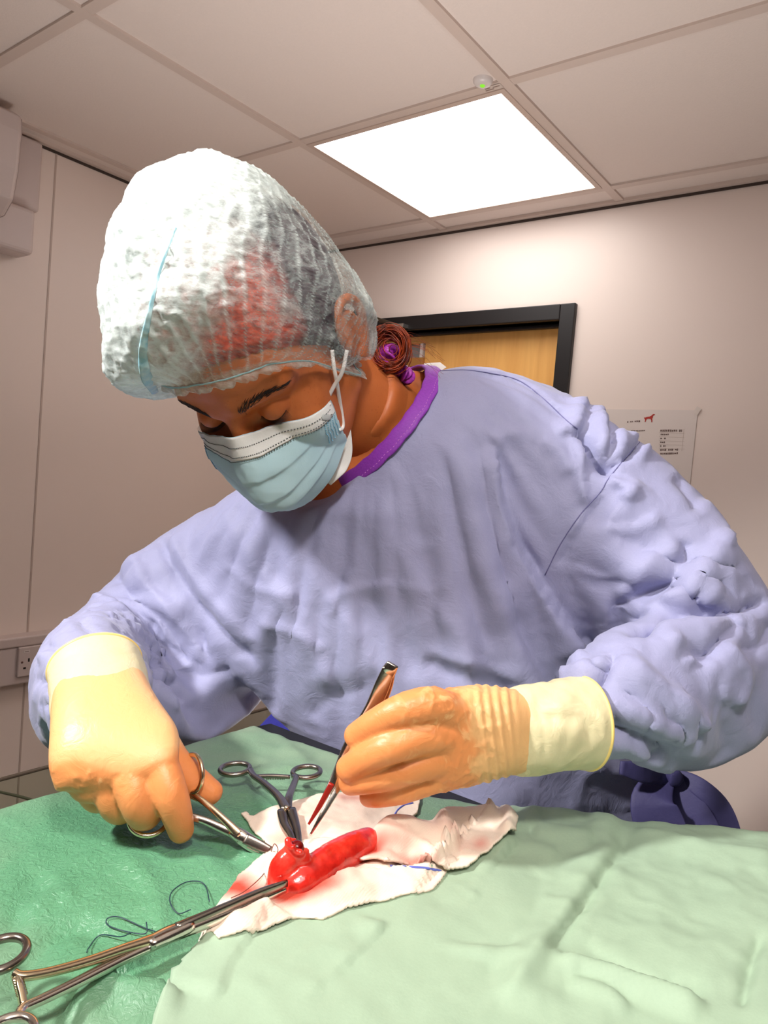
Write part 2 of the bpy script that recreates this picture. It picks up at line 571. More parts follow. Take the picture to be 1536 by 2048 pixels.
# double socket, 146 x 86 mm
yc, zc = -.268, H - 1.458
so = empty('wall_socket', (XL + .045, yc, zc), label='white double wall socket with two switches on the trunking', cat='wall socket')
pl = bevel(obj('faceplate', box((.005, 0, 0), (.010, .146, .086)), m_white2, so, False), .003, 3)
m_hole = plain('socket slot', sr(18, 10, 10), .9)
for sx in (-1, 1):
    cy = sx * .043
    for (dy, dzz, w_, h_) in ((0, .004, .0045, .010), (-.011, -.018, .0075, .0048), (.011, -.018, .0075, .0048)):
        obj('pin_slot', box((.0102, cy + dy, dzz), (.001, w_, h_)), m_hole, so, False)
    sw = bevel(obj('switch', box((.011, sx * .0085, .021), (.006, .012, .026), rodr(np.array([0, .12, 1e-6]))), m_white, so, False), .001)
    obj('screw', lathe([(0, .0012), (.003, .001), (.0034, 0)], 16, 0), plain('screw head', sr(120, 92, 88), .4, .6), so).location = (.010, sx * .062, .0)
obj('badge', box((.0103, -.050, .030), (.0008, .017, .007)), m_white, so, False)
obj('badge_print', box((.0108, -.050, .030), (.0004, .012, .0018)), plain('badge ink', sr(140, 118, 116), .6), so, False)
# wall-hung unit, upper left corner: big rounded cover, back plate and a box below it
dU = .62
def unitpt(px, py, x): return onx(px, py, x)
wu = empty('wall_unit', (XL, -.55, H - .33), label='white wall-mounted air unit high in the left corner', cat='air unit')
zt_ = unitpt(72, 262, XL)[2]; y1 = unitpt(72, 300, XL)[1]
o1 = obj('back_plate', boxx((XL, -1.1, H - .20), (XL + .04, y1, H - .012)), m_white2, None, False)
bevel(o1, .008, 3)
y2 = unitpt(47, 470, XL)[1]; z2 = unitpt(47, 522, XL)[2]
o2 = obj('control_box', boxx((XL, -1.1, z2), (XL + .085, y2 - .01, H - .21)), m_white2, None, False); bevel(o2, .012, 3)
# cover profile in the x-z plane, extruded along y
pf = [(.03, -.02), (.15, -.012), (.185, -.03), (.19, -.07), (.183, -.16), (.165, -.23), (.12, -.265), (.03, -.27)]
y3 = unitpt(37, 300, XL + .17)[1]
V = []; F = []
for (yy, sc) in ((-1.12, 1), (y3 - .012, 1), (y3 - .004, .985), (y3, .94)):
    for (a_, b_) in pf: V.append((XL + .03 + (a_ - .03) * sc, yy, H + -.14 + (b_ + .14) * sc))
n_ = len(pf)
for i in range(3):
    for k in range(n_):
        l = (k + 1) % n_; F.append((i * n_ + k, i * n_ + l, (i + 1) * n_ + l, (i + 1) * n_ + k))
F.append(tuple(range(n_))); F.append(tuple(range(3 * n_, 4 * n_))[::-1])
o3 = obj('cover', (np.array(V), F), m_white2, None, False); bevel(o3, .006, 2, .3)
under(wu, o1, o2, o3)

# ------------------------------------------------------------------ notice on the back wall
yw = YB - .0016
xr = .868; zt_ = H - .593
Wp, Hp = .297, .42
no = empty('notice', (xr - Wp / 2, YB, zt_ - Hp / 2), label='white printed notice with a red dog picture taped to the back wall', cat='notice')
obj('paper', box((0, -.001, 0), (Wp, .0012, Hp)), plain('notice paper', sr(226, 214, 208), .5), no, False)
m_ink = plain('grey ink', sr(112, 92, 86), .8); m_line = plain('faint ink', sr(196, 178, 168), .8)
def at_notice(px, py):
    q = ony(px, py, YB - .0022); return q[0] - (xr - Wp / 2), q[2] - (zt_ - Hp / 2)
tx = []
def wordline(px0, py0, px1, py1, h, seed):
    r_ = random.Random(seed); (x0, z0), (x1, z1) = at_notice(px0, py0), at_notice(px1, py1)
    x = x0; out = []
    while x < x1 - .002:
        L = min(r_.uniform(.003, .006), x1 - x); t = (x - x0) / (x1 - x0)
        out.append(box((x + L / 2, -.0019, z0 + t * (z1 - z0) + r_.uniform(0, h * .1)), (L * .8, .0004, h * r_.uniform(.6, 1.0))))
        x += L + (.0045 if r_.random() < .18 else .0005)
    return out
ln = [(1320, 861.5, 1364, 861.5, .0065), (1321, 869, 1339, 869, .0045), (1320, 877, 1333, 877, .0045), (1320, 884.5, 1331, 884.5, .0045), (1320, 892, 1331, 892, .0045), (1320, 900, 1356, 899, .0055), (1320, 907.5, 1356, 906.5, .0055), (1254, 844, 1281, 842, .005), (1262, 862, 1292, 861, .004)]
for k, a_ in enumerate(ln): tx += wordline(*a_[:4], a_[4], k)
obj('print', join(*tx), m_ink, no, False, label='small grey printed lines')
fl = []
for py in (865, 873, 881, 888.5, 896):
    (x0, z0), (x1, z1) = at_notice(1318, py), at_notice(1369, py - .4); fl.append(box(((x0 + x1) / 2, -.0018, z0), (x1 - x0, .0004, .0006)))
(x0, z0), (x1, z1) = at_notice(1368, 858), at_notice(1366, 902); fl.append(box((x0, -.0018, (z0 + z1) / 2), (.0006, .0004, abs(z1 - z0))))
obj('table_rule', join(*fl), m_line, no, False, label='faint table rules')
# the standing dog silhouette
dog = [(0, 6), (.6, 5), (1.2, 5.6), (2.6, 6.2), (4.4, 6.6), (5.6, 7.6), (6.4, 8.8), (7.0, 9.6), (8.2, 9.4), (8.6, 8.8), (7.6, 8.4), (7.0, 7.2), (6.9, 5.6), (6.5, 4.4), (6.9, 2.2), (6.8, .4), (6.2, .2), (6.0, 2.0), (5.4, 3.9), (3.6, 4.2), (2.2, 3.6), (1.9, 2.2), (1.5, .4), (.9, .3), (1.1, 2.4), (.6, 4.0), (.1, 4.6)]
(x0, z0), (x1, z1) = at_notice(1287, 844.5), at_notice(1310.5, 828)
sx_, sz_ = (x1 - x0) / 8.6, (z1 - z0) / 9.6
V = [(x0 + a_ * sx_, -.0023, z0 + b_ * sz_) for a_, b_ in dog] + [(x0 + a_ * sx_, -.0016, z0 + b_ * sz_) for a_, b_ in dog]
n_ = len(dog); F = [tuple(range(n_))] + [tuple(range(n_, 2 * n_))[::-1]] + [(k, (k + 1) % n_, n_ + (k + 1) % n_, n_ + k) for k in range(n_)]
obj('dog_picture', (np.array(V), F), plain('red ink', sr(176, 44, 34), .7), no, False, label='red dog silhouette')
(a_, b_) = at_notice(1394, 822)
obj('tape', box((a_, -.0026, b_), (.014, .0006, .022), rodr(np.array([1e-6, .5, 0]))), plain('clear tape', sr(226, 214, 206), .3), no, False)

# ------------------------------------------------------------------ clear screen, blue sheet behind the table
ze = 0.92
A_, B_ = onz(-120, 1592, ze), onz(584, 1404, ze)
ax = nrm((B_ - A_) * np.array([1, 1, 0])); L = np.linalg.norm((B_ - A_)[:2]); ny = np.array([-ax[1], ax[0], 0])
m_clear = NT('clear acrylic'); tr_ = m_clear.n('ShaderNodeBsdfTransparent', i_Color=(.86, .90, .84, 1)); gl = m_clear.n('ShaderNodeBsdfGlossy', i_Roughness=.05); mx = m_clear.n('ShaderNodeMixShader', i_0=.07)
m_clear.l(tr_.outputs[0], mx.inputs[1]); m_clear.l(gl.outputs[0], mx.inputs[2]); m_clear.l(mx.outputs[0], m_clear.out.inputs[0]); m_clear = m_clear.m
def plate(outline, th, o0, ux, uy, un):
    n_ = len(outline)
    V = [o0 + ux * a_ + uy * b_ + un * s * th / 2 for s in (-1, 1) for a_, b_ in outline]
    F = [tuple(range(n_))[::-1], tuple(range(n_, 2 * n_))] + [(k, (k + 1) % n_, n_ + (k + 1) % n_, n_ + k) for k in range(n_)]
    return np.array(V), F
rc = .03; ol = [(0, 0), (L, 0)] + [(L - rc + rc * math.cos(t), ze - rc + rc * math.sin(t)) for t in np.linspace(0, math.pi / 2, 7)] + [(rc + rc * math.cos(t), ze - rc + rc * math.sin(t)) for t in np.linspace(math.pi / 2, math.pi, 7)]
sc_ = empty('clear_screen', A_ * np.array([1, 1, 0]), label='clear acrylic screen standing between the left wall and the draped table', cat='screen')
o1 = obj('panel', plate(ol, .006, A_ * np.array([1, 1, 0]), ax, np.array([0, 0, 1.]), ny), m_clear, None, False)
edge = [A_ * np.array([1, 1, 0]) + ax * a_ + np.array([0, 0, b_ + .0005]) for a_, b_ in ol[2:][::-1]]
edge = [edge[0]] + edge
o2 = obj('edge_strip', rod(np.array(edge + [A_ * np.array([1, 1, 0]) + ax * L + np.array([0, 0, .02])]), .0034, 8, 1), plain('polished edge', sr(104, 92, 78), .3), None)
under(sc_, o1, o2)
# ------------------------------------------------------------------ head frame (mm: s = her left, u = up, f = forward)
RH = rodr(np.array([-2.11260034, 0.3080441, 0.42691085])); TH = np.array([-0.12127099, -0.07745165, 0.6])
def HD(a):
    a = np.atleast_2d(np.asarray(a, float)) / 1000
    return CAM + (a @ RH.T + TH) @ RC
def toHD(V):
    V = np.atleast_2d(V)
    return (((np.asarray(V) - CAM) @ RC.T) - TH) @ RH * 1000
def hdir(s, u, f):
    return RC.T @ (RH @ np.array([s, u, f], float))

def smin(a, b, k):
    h = np.clip(0.5 + 0.5 * (b - a) / k, 0, 1)
    return b * (1 - h) + a * h - k * h * (1 - h)
def smax(a, b, k): return -smin(-a, -b, k)
def ell(p, c, r):
    r = np.asarray(r, float); q = (p - np.asarray(c, float)) / r
    k0 = np.linalg.norm(q, axis=1); k1 = np.linalg.norm(q / r, axis=1)
    return k0 * (k0 - 1) / np.maximum(k1, 1e-9)
def cap_(p, a, b, ra, rb):
    a = np.asarray(a, float); b = np.asarray(b, float); ab = b - a
    t = np.clip(((p - a) @ ab) / (ab @ ab), 0, 1)
    return np.linalg.norm(p - a - t[:, None] * ab, axis=1) - (ra + t * (rb - ra))
def head_sdf(p, neck=True):
    d = ell(p, (0, 38, -88), (75, 87, 97))
    d = smin(d, ell(p, (0, -38, -46), (61, 76, 53)), 16)
    d = smin(d, ell(p, (0, -100, -20), (28, 20, 25)), 14)
    for s in (-1, 1):
        d = smin(d, cap_(p, (s * 58, -48, -72), (s * 16, -98, -18), 17, 16), 16)
        d = smin(d, ell(p, (s * 46, -36, -50), (17, 44, 40)), 14)
        d = smin(d, ell(p, (s * 38, -28, -24), (19, 14, 16)), 22)
        d = smin(d, cap_(p, (s * 9, 17, -1), (s * 47, 19, -19), 10, 9), 10)
        d = smax(d, -ell(p, (s * 31, -1, 9), (19, 13, 17)), 9)
        # closed lids over the eyeball, upper lid overlapping the lower
        eb = np.linalg.norm(p - np.array([s * 31, -2, -13]), axis=1)
        up = smax(eb - 14.2, -(p[:, 1] + 6.5 + 0.012 * (p[:, 0] - s * 31) ** 2 * -1), 1.2)
        d = smin(d, eb - 13.2, 3.0)
        d = smin(d, up, 1.2)
        d = smin(d, cap_(p, (s * 13, -55, 10), (s * 24, -78, 0), 7, 5), 8)
    n = cap_(p, (0, 3, 4), (0, -38, 20), 6.5, 10)
    n = smin(n, np.linalg.norm(p - np.array([0, -43, 22]), axis=1) - 9.5, 5)
    for s in (-1, 1): n = smin(n, ell(p, (s * 12, -45, 12), (7, 6.5, 9)), 5)
    d = smin(d, n, 7)
    d = smin(d, ell(p, (0, -71, 7), (23, 5, 7)), 4)
    d = smin(d, ell(p, (0, -80, 6), (19, 5.5, 7)), 4)
    if neck:
        d = smin(d, cap_(p, (0, -30, -100), NECK_B, 50, 54), 18)
    return d
# neck runs to the collar
NECK_B = toHD(P(765, 862, .775))[0]
def star(cen, sdf, sub, rmax=260.0):
    V, F = ico(sub); n = len(V)
    lo = np.zeros(n); hi = np.full(n, rmax)
    # march inwards from outside to the first surface
    t = hi.copy()
    for _ in range(60):
        d = sdf(cen + V * t[:, None]); t = t - np.maximum(d * 0.6, 0.0)
        t = np.maximum(t, 5)
    return V, t, F
HC = np.array([0, 10, -84.])
SUBH = 7
Vd, th, FH = star(HC, head_sdf, SUBH)
VH = HC + Vd * th[:, None]
# a little natural unevenness
VH = VH + Vd * (fbm(VH / 14, 3, 5) * 0.35)[:, None]
head_W = HD(VH)

# ear: rim, lobe and bowl, her left ear
def ear(s):
    c = np.array([s * 76, -6, -90.])
    rim = [(0, -22, 6), (0, -8, 9), (1, 6, 10), (3, 19, 6), (6, 26, -4), (9, 24, -14), (11, 14, -21), (11, 2, -22), (9, -11, -17), (6, -22, -9), (3, -30, 0)]
    rim = np.array([c + np.array([s * a_, b_, f_]) for a_, b_, f_ in rim])
    r1 = rod(rim, [3, 3.2, 3.4, 3.8, 4.2, 4.4, 4.4, 4.2, 4.4, 6, 6.2], 12, 4, 1.0, hint=np.array([s, 0, 0.]))
    inner = np.array([c + np.array([s * a_, b_, f_]) for a_, b_, f_ in [(4, 16, -6), (6, 8, -13), (5, -4, -13), (3, -14, -6), (1, -17, 2)]])
    r2 = rod(inner, [2.6, 3.2, 3.4, 3.2, 2.5], 10, 4, hint=np.array([s, 0, 0.]))
    bowl = ball(c + np.array([s * 1, -3, -6]), (5, 24, 16), 3)
    trag = ball(c + np.array([s * 2, -9, 7]), (4.5, 6, 4), 2)
    return join(r1, r2, bowl, trag)
ears = []
for s in (-1, 1):
    V, F = remesh((lambda q: (q[0] / 1000, q[1]))(ear(s)), .0011, 5)
    ears.append((HD(V * 1000), F))
# ------------------------------------------------------------------ gown shape
CLOTH_BEND, CLOTH_GROW = 5.0, .045
def torso_loft(rings, n=8, seg=72, shrink=0.0, shape=2.5):
    r = catmull(np.array(rings, float), n)
    L = PV(r[:, 0:3]); R = PV(r[:, 3:6]); th = r[:, 6] / 1000 - shrink
    C = (L + R) / 2; sd = (R - L) / 2; a = np.linalg.norm(sd, axis=1); sd = sd / a[:, None]
    T = np.gradient(C, axis=0); T /= np.linalg.norm(T, axis=1, keepdims=True)
    nn = np.cross(sd, T); nn /= np.linalg.norm(nn, axis=1, keepdims=True)
    return sweep(C, sd, nn, a - shrink, th, seg, True, False, shape)
TORSO = [(700, 900, .815, 845, 752, .775, 60), (585, 950, .835, 985, 738, .755, 82), (470, 1000, .855, 1125, 775, .74, 100), (395, 1075, .865, 1225, 875, .73, 112),
         (425, 1180, .86, 1205, 1040, .735, 116), (540, 1290, .85, 1170, 1185, .745, 116), (650, 1400, .845, 1190, 1330, .765, 114), (715, 1490, .845, 1270, 1450, .785, 112),
         (750, 1570, .85, 1375, 1550, .80, 112), (775, 1700, .86, 1430, 1690, .82, 116), (760, 1900, .87, 1460, 1880, .84, 118), (780, 2150, .88, 1480, 2150, .85, 118)]
SLEEVE_R = [(470, 1120, .85, 76, 78), (400, 1165, .86, 78, 78), (330, 1215, .86, 75, 75), (260, 1275, .84, 68, 68), (205, 1310, .79, 60, 62), (186, 1335, .72, 56, 58), (182, 1360, .64, 53, 52), (196, 1385, .575, 42, 42), (205, 1410, .545, 36, 36)]
DROOP_R = [(560, 1270, .85, 40, 40), (480, 1300, .84, 46, 50), (420, 1335, .82, 46, 50), (360, 1365, .77, 36, 40), (310, 1390, .70, 24, 28)]
SLEEVE_L = [(1120, 950, .74, 76, 80), (1200, 1005, .725, 79, 80), (1262, 1062, .71, 78, 78), (1318, 1125, .70, 76, 76), (1385, 1210, .685, 72, 72), (1425, 1275, .67, 68, 68), (1420, 1318, .645, 60, 58), (1345, 1352, .61, 56, 50), (1265, 1378, .585, 52, 44), (1212, 1412, .568, 43, 36), (1165, 1438, .562, 31, 25), (1120, 1448, .550, 20, 16)]
hR = dirw(.55, .83, 0)
DROOP_L = [(1100, 1120, .775, 40, 50), (1165, 1215, .765, 40, 48), (1200, 1300, .765, 36, 44), (1220, 1400, .775, 34, 40)]
gparts = join(limb(DROOP_L, 6, 32), torso_loft(TORSO), limb(SLEEVE_R, 6, 40, hint=hR, round_end=(.6, 0)), limb(DROOP_R, 6, 32), limb(SLEEVE_L, 6, 48, round_end=(.6, 0)))
GV, GF = remesh(gparts, .0075, 6)
print('gown base', len(GV))

def zbuffer(V, cell=10):
    x, y, d = proj(V); ix = np.clip((x / cell).astype(int), -20, 200) + 20; iy = np.clip((y / cell).astype(int), -20, 260) + 20
    zb = np.full((240, 300), 9.0); np.minimum.at(zb, (ix, iy), d)
    return x, y, d, d < zb[ix, iy] + .03

def crumple(V, F, grow, it=140, attach=.02, bend=.35, seed=1, amp=.0015, aniso=None):
    """excess cloth buckles: edges want to be longer than they are, held loosely to the body"""
    E = edges_of(F, True); n = len(V); X0 = V.copy()
    i, j = E[:, 0], E[:, 1]; e = V[j] - V[i]; L0 = np.linalg.norm(e, axis=1)
    g = 0.5 * (grow[i] + grow[j])
    if aniso is not None:
        u = 0.5 * (aniso[i] + aniso[j]); u /= np.maximum(np.linalg.norm(u, axis=1, keepdims=True), 1e-9)
        g = g * (0.15 + 0.85 * np.sum(e / L0[:, None] * u, axis=1) ** 2)
    L = L0 * (1 + g)
    N = vnormals(V, F)
    X = V + N * (fbm(V * 55, 2, seed) * amp)[:, None]
    deg = np.bincount(E.ravel(), minlength=n).astype(float)
    E1 = edges_of(F); d1 = np.bincount(E1.ravel(), minlength=n).astype(float)[:, None]
    def lap(Y):
        A = np.empty_like(Y)
        for a in range(3): A[:, a] = np.bincount(E1[:, 0], Y[E1[:, 1], a], n) + np.bincount(E1[:, 1], Y[E1[:, 0], a], n)
        return A / d1 - Y
    for k in range(it):
        d = X[j] - X[i]; l = np.linalg.norm(d, axis=1)
        c = d * ((l - L) / np.maximum(l, 1e-9) * .5)[:, None]
        for a in range(3):
            X[:, a] += 1.7 * (np.bincount(i, c[:, a], n) - np.bincount(j, c[:, a], n)) / deg
        X += attach * (X0 - X)
        D = X - X0; l1 = lap(D); X -= bend * lap(l1) * .25
    return X
def along(V, rows):
    """unit axis direction of the nearest point of a limb path"""
    r = catmull(np.array(rows, float), 6); C = PV(r[:, :3]); T = np.gradient(C, axis=0); T /= np.linalg.norm(T, axis=1, keepdims=True)
    best = np.full(len(V), 9.0); k = np.zeros(len(V), int)
    for q in range(len(C)):
        d = np.linalg.norm(V - C[q], axis=1); m = d < best; best[m] = d[m]; k[m] = q
    return T[k], best, k / (len(C) - 1)
# let the cloth fall: a gown cut a little larger than the body, hung at neck and cuffs
tR, dR, kR = along(GV, SLEEVE_R); tL, dL, kL = along(GV, SLEEVE_L)
gx_, gy_, gd_ = proj(GV)
def fatten(rows, k): return [(a, b, c_, d * k, e * k) for a, b, c_, d, e in rows]
cV, cF = remesh(join(torso_loft(TORSO, 6, 48, .016), limb(fatten(SLEEVE_R, .83), 6, 28, hint=hR, round_end=(.6, .6)), limb(fatten(SLEEVE_L, .84), 6, 28, round_end=(.6, .6))), .014, 4)
me = mesh('tmp_body', cV, cF); cb = bpy.data.objects.new('tmp_body', me); COL.objects.link(cb)
cb.modifiers.new('c', 'COLLISION'); cb.collision.thickness_outer = .003; cb.collision.cloth_friction = 12; cb.collision.damping = .6
me = mesh('tmp_gown', GV, GF); go = bpy.data.objects.new('tmp_gown', me); COL.objects.link(go)
vg = go.vertex_groups.new(name='pin')
endR = np.clip((kR - .90) / .06, 0, 1) * (gx_ < 420); endL = np.clip((kL - .82) / .08, 0, 1) * (gx_ > 1000) * (dL < .07)
neckd = np.linalg.norm(GV - P(770, 850, .775), axis=1)
pin = np.clip(np.maximum.reduce([endR, endL, np.clip((.15 - neckd) / .05, 0, 1), np.clip((gy_ - 1850) / 60, 0, 1)]), 0, 1)
pin = np.maximum(pin, .012)
for i in range(len(GV)): vg.add([i], float(pin[i]), 'REPLACE')
cm = go.modifiers.new('cloth', 'CLOTH'); cs = cm.settings
cs.quality = 7; cs.mass = .25; cs.tension_stiffness = 25; cs.compression_stiffness = 25; cs.shear_stiffness = 8; cs.bending_stiffness = CLOTH_BEND
cs.tension_damping = 12; cs.compression_damping = 12; cs.shear_damping = 8; cs.bending_damping = .8; cs.air_damping = 2
cs.effector_weights.gravity = .65; cs.vertex_group_mass = 'pin'; cs.pin_stiffness = 4.0; cs.shrink_min = -CLOTH_GROW
cm.collision_settings.collision_quality = 3; cm.collision_settings.distance_min = .003; cm.collision_settings.use_self_collision = False
NF_ = 27
cm.point_cache.frame_start = 1; cm.point_cache.frame_end = NF_
S.frame_start = 1; S.frame_end = NF_
import time; _t = time.time()
for fr in range(1, NF_ + 1): S.frame_set(fr)
dg = bpy.context.evaluated_depsgraph_get(); ev = go.evaluated_get(dg); GX = np.empty(len(GV) * 3); ev.data.vertices.foreach_get('co', GX); GX = GX.reshape(-1, 3)
print('cloth', time.time() - _t, 'rms mm', 1000 * np.sqrt(np.mean(np.sum((GX - GV) ** 2, 1))), np.isfinite(GX).all())
S.frame_set(1)
bpy.data.objects.remove(go); bpy.data.objects.remove(cb)
GV2, GF2 = subdivide(GX, GF, 1)
print('gown fine', len(GV2))

# hand-laid folds: (polyline px, half width px, height mm, kind); kind 0 ridge/valley, 1 step (one side raised)
FOLDS = [
 # body of the gown
 ([(992, 885), (1000, 960), (1022, 1050), (1060, 1130), (1105, 1205), (1150, 1270), (1180, 1330)], 22, 20, 1),
 ([(986, 890), (1012, 868), (1048, 872), (1080, 890)], 14, 9, 0),
 ([(905, 770), (880, 830), (850, 900), (800, 960)], 18, -5, 0),
 ([(900, 860), (915, 960), (940, 1060), (975, 1160), (1020, 1260)], 34, 10, 0),
 ([(1020, 1080), (1050, 1105), (1078, 1150)], 9, -12, 0),
 ([(770, 985), (790, 1080), (850, 1180), (930, 1260), (1010, 1330)], 44, 10, 2),
 ([(680, 1010), (690, 1110), (730, 1200), (800, 1290), (850, 1360)], 40, -8, 0),
 ([(560, 1010), (590, 1090), (650, 1180), (720, 1280), (760, 1360)], 34, 9, 2),
 ([(440, 1010), (500, 1100), (560, 1180), (620, 1280), (680, 1390)], 32, 10, 2),
 ([(650, 1200), (710, 1176), (790, 1164)], 9, 8, 2),
 ([(660, 1235), (690, 1180), (700, 1140)], 8, 5, 0),
 ([(790, 1165), (850, 1180), (900, 1170)], 9, 5, 0),
 ([(450, 1120), (520, 1170), (600, 1185)], 10, 6, 2),
 ([(520, 1240), (600, 1260), (660, 1300)], 12, 6, 2),
 ([(840, 1320), (920, 1352), (1040, 1388)], 22, -15, 0), ([(850, 1300), (940, 1325), (1050, 1360)], 16, 10, 0),
 ([(620, 1440), (660, 1400), (740, 1380)], 16, -7, 0), ([(880, 1200), (930, 1290), (950, 1370)], 14, 6, 2),
 # shoulder at the right of the picture
 ([(930, 745), (1010, 752), (1080, 785), (1150, 850)], 10, -4, 1),
 ([(1140, 762), (1200, 810), (1250, 850)], 12, 10, 2), ([(1150, 858), (1180, 905), (1215, 945)], 9, -15, 0), ([(1172, 790), (1200, 860), (1203, 930)], 9, 12, 2),
 ([(1203, 950), (1245, 920), (1290, 878)], 7, -16, 0), ([(1230, 870), (1240, 910), (1225, 945)], 9, 10, 0), ([(1262, 850), (1270, 890), (1300, 905)], 9, 9, 2), ([(1160, 805), (1150, 855), (1110, 870)], 9, 8, 2),
 ([(1080, 880), (1120, 900), (1145, 950)], 9, 7, 2), ([(1160, 870), (1165, 960), (1178, 1010)], 8, 8, 2), ([(1215, 960), (1260, 985), (1240, 1000)], 8, 8, 0),
 # sleeve at the right
 ([(1110, 1130), (1150, 1060), (1205, 985)], 7, -8, 1), ([(1195, 1080), (1235, 1020), (1280, 960)], 20, 10, 2), ([(1200, 1055), (1270, 1055), (1320, 1030)], 8, 8, 2),
 ([(1150, 1130), (1200, 1150), (1270, 1140)], 10, 8, 0), ([(1230, 1200), (1290, 1130), (1360, 1090)], 24, 14, 2), ([(1350, 950), (1380, 1000), (1395, 1030)], 9, -9, 0), ([(1400, 1000), (1440, 1040), (1450, 1090)], 12, 9, 2),
 ([(1215, 1230), (1270, 1195), (1340, 1170), (1370, 1150)], 14, -15, 0), ([(1330, 1230), (1390, 1150), (1450, 1070)], 26, 17, 2), ([(1340, 1160), (1365, 1120), (1375, 1080)], 14, -10, 0),
 ([(1240, 1275), (1290, 1262), (1370, 1228), (1460, 1222), (1540, 1200)], 10, -24, 0), ([(1290, 1228), (1370, 1205), (1440, 1190)], 16, 10, 0),
 ([(1300, 1255), (1400, 1262), (1490, 1240)], 22, 14, 2), ([(1350, 1300), (1410, 1310), (1430, 1285), (1480, 1240)], 13, -15, 0), ([(1330, 1280), (1370, 1300), (1390, 1330)], 12, 11, 2),
 # forearm puff beside the cuff
 ([(1110, 1352), (1170, 1340), (1226, 1322)], 10, 14, 2), ([(1190, 1392), (1214, 1355), (1224, 1318)], 7, -16, 0), ([(1228, 1320), (1290, 1355), (1360, 1400), (1410, 1450)], 24, 15, 2), ([(1190, 1400), (1260, 1420), (1330, 1455), (1385, 1478)], 18, 12, 2),
 ([(1195, 1440), (1280, 1470), (1340, 1500)], 14, -14, 0), ([(1180, 1490), (1240, 1480), (1300, 1510), (1360, 1530)], 16, 10, 2), ([(1400, 1420), (1395, 1470), (1380, 1520)], 14, 10, 0), ([(1440, 1290), (1490, 1350), (1470, 1420)], 18, 12, 2),
 ([(1470, 1300), (1520, 1290), (1550, 1240)], 14, -10, 0), ([(1170, 1525), (1220, 1545), (1290, 1552)], 14, 10, 0),
 # sleeve at the left
 ([(322, 1062), (340, 1130), (400, 1215), (470, 1290), (520, 1340)], 13, -15, 0), ([(345, 1050), (375, 1130), (440, 1210), (520, 1290)], 16, 9, 2), ([(270, 1100), (300, 1170), (360, 1240), (420, 1320)], 18, 12, 2),
 ([(215, 1130), (260, 1190), (330, 1250), (380, 1330)], 14, -14, 0), ([(170, 1190), (230, 1215), (300, 1290), (340, 1370)], 16, 14, 2), ([(140, 1235), (190, 1262), (240, 1262), (290, 1290)], 9, -16, 0),
 ([(120, 1250), (180, 1236), (240, 1240)], 12, 10, 0), ([(85, 1290), (120, 1300), (160, 1290), (220, 1272)], 9, -16, 0), ([(80, 1325), (130, 1300), (210, 1290)], 13, 12, 0), ([(70, 1356), (100, 1370), (118, 1372)], 9, -12, 0), ([(90, 1400), (105, 1420), (120, 1440)], 9, -9, 0),
 ([(330, 1330), (400, 1350), (470, 1340)], 14, -10, 0), ([(300, 1300), (370, 1380), (390, 1410)], 14, 10, 2), ([(235, 1140), (275, 1120), (305, 1080)], 8, 9, 2), ([(310, 1070), (330, 1060), (352, 1075)], 8, -9, 0),
]
def apply_folds(V, F, folds, it=1):
    x, y, d, vis = zbuffer(V); N = vnormals(V, F); v = CAM - V; v /= np.linalg.norm(v, axis=1, keepdims=True)
    fac = np.clip(np.sum(N * v, axis=1) * 2.5 + .2, 0, 1) * vis; h = np.zeros(len(V))
    for pts, w, hm, kind in folds:
        hm = hm * (.5 if 520 < pts[0][0] < 1085 and pts[0][1] > 800 else .68)
        if pts[0][0] == 992: hm = 11; w = 28
        if 1075 < pts[0][0] < 1300 and pts[0][1] < 1000: hm = hm * 1.8
        p = catmull(np.array(pts, float), 5); di, t, sg = polydist(x, y, p)
        di = di * (1 + .25 * vnoise(np.column_stack([x / 60, y / 60, np.full(len(x), w)]), 9))
        end = np.clip(np.minimum(t, 1 - t) * 9, 0, 1); end = end * end * (3 - 2 * end)
        if kind == 0: q = np.exp(-np.abs(di / w) ** 1.3)
        elif kind == 2: q = np.where(sg < 0, np.exp(-np.abs(di / (.55 * w)) ** 1.3), np.exp(-np.abs(di / (1.9 * w)) ** 1.3))
        else: q = np.where(sg < 0, -.5 * np.exp(-(di / w) ** 2) , np.exp(-(di / (2.2 * w)) ** 2))
        h += hm / 1000 * q * end
    h = smooth_field(V, F, h * fac, it)[:, 0]
    return V + N * h[:, None]
GV2 = apply_folds(GV2, GF2, FOLDS)
# crumpled-paper ridges: bowl-shaped facets meeting in sharp edges
from mathutils.kdtree import KDTree
def facets(V, size, seed, squash=(1, 1, .55)):
    W = V * np.asarray(squash) + np.column_stack([vnoise(V * 14, seed + k) for k in range(3)]) * size * .25
    lo, hi = W.min(0), W.max(0); n = int(np.prod((hi - lo) / size)) + 8
    pts = np.random.default_rng(seed).uniform(lo, hi, (n, 3)); kd = KDTree(n)
    for i, q in enumerate(pts): kd.insert(Vector(q), i)
    kd.balance()
    d = np.array([kd.find(Vector(q))[2] for q in W]); return np.minimum(d / size, 1.2) ** 2
xg, yg, dg_ = proj(GV2)
slv = np.clip((xg - 1060 - .35 * (yg - 900) * (yg < 1250)) / 120, 0, 1) + np.clip((430 - xg) / 120, 0, 1)
slv = np.clip(slv, 0, 1) * (yg < 1620)
msk_ = .35 + .65 * np.clip(.5 + 1.4 * fbm(GV2 * 7, 2, 77), 0, 1)
fc = (facets(GV2, .062, 5) * (.0016 + .0030 * slv) + facets(GV2, .030, 6) * (.0008 + .0022 * slv)) * msk_
GV2 = GV2 + vnormals(GV2, GF2) * (fc - fc.mean())[:, None]
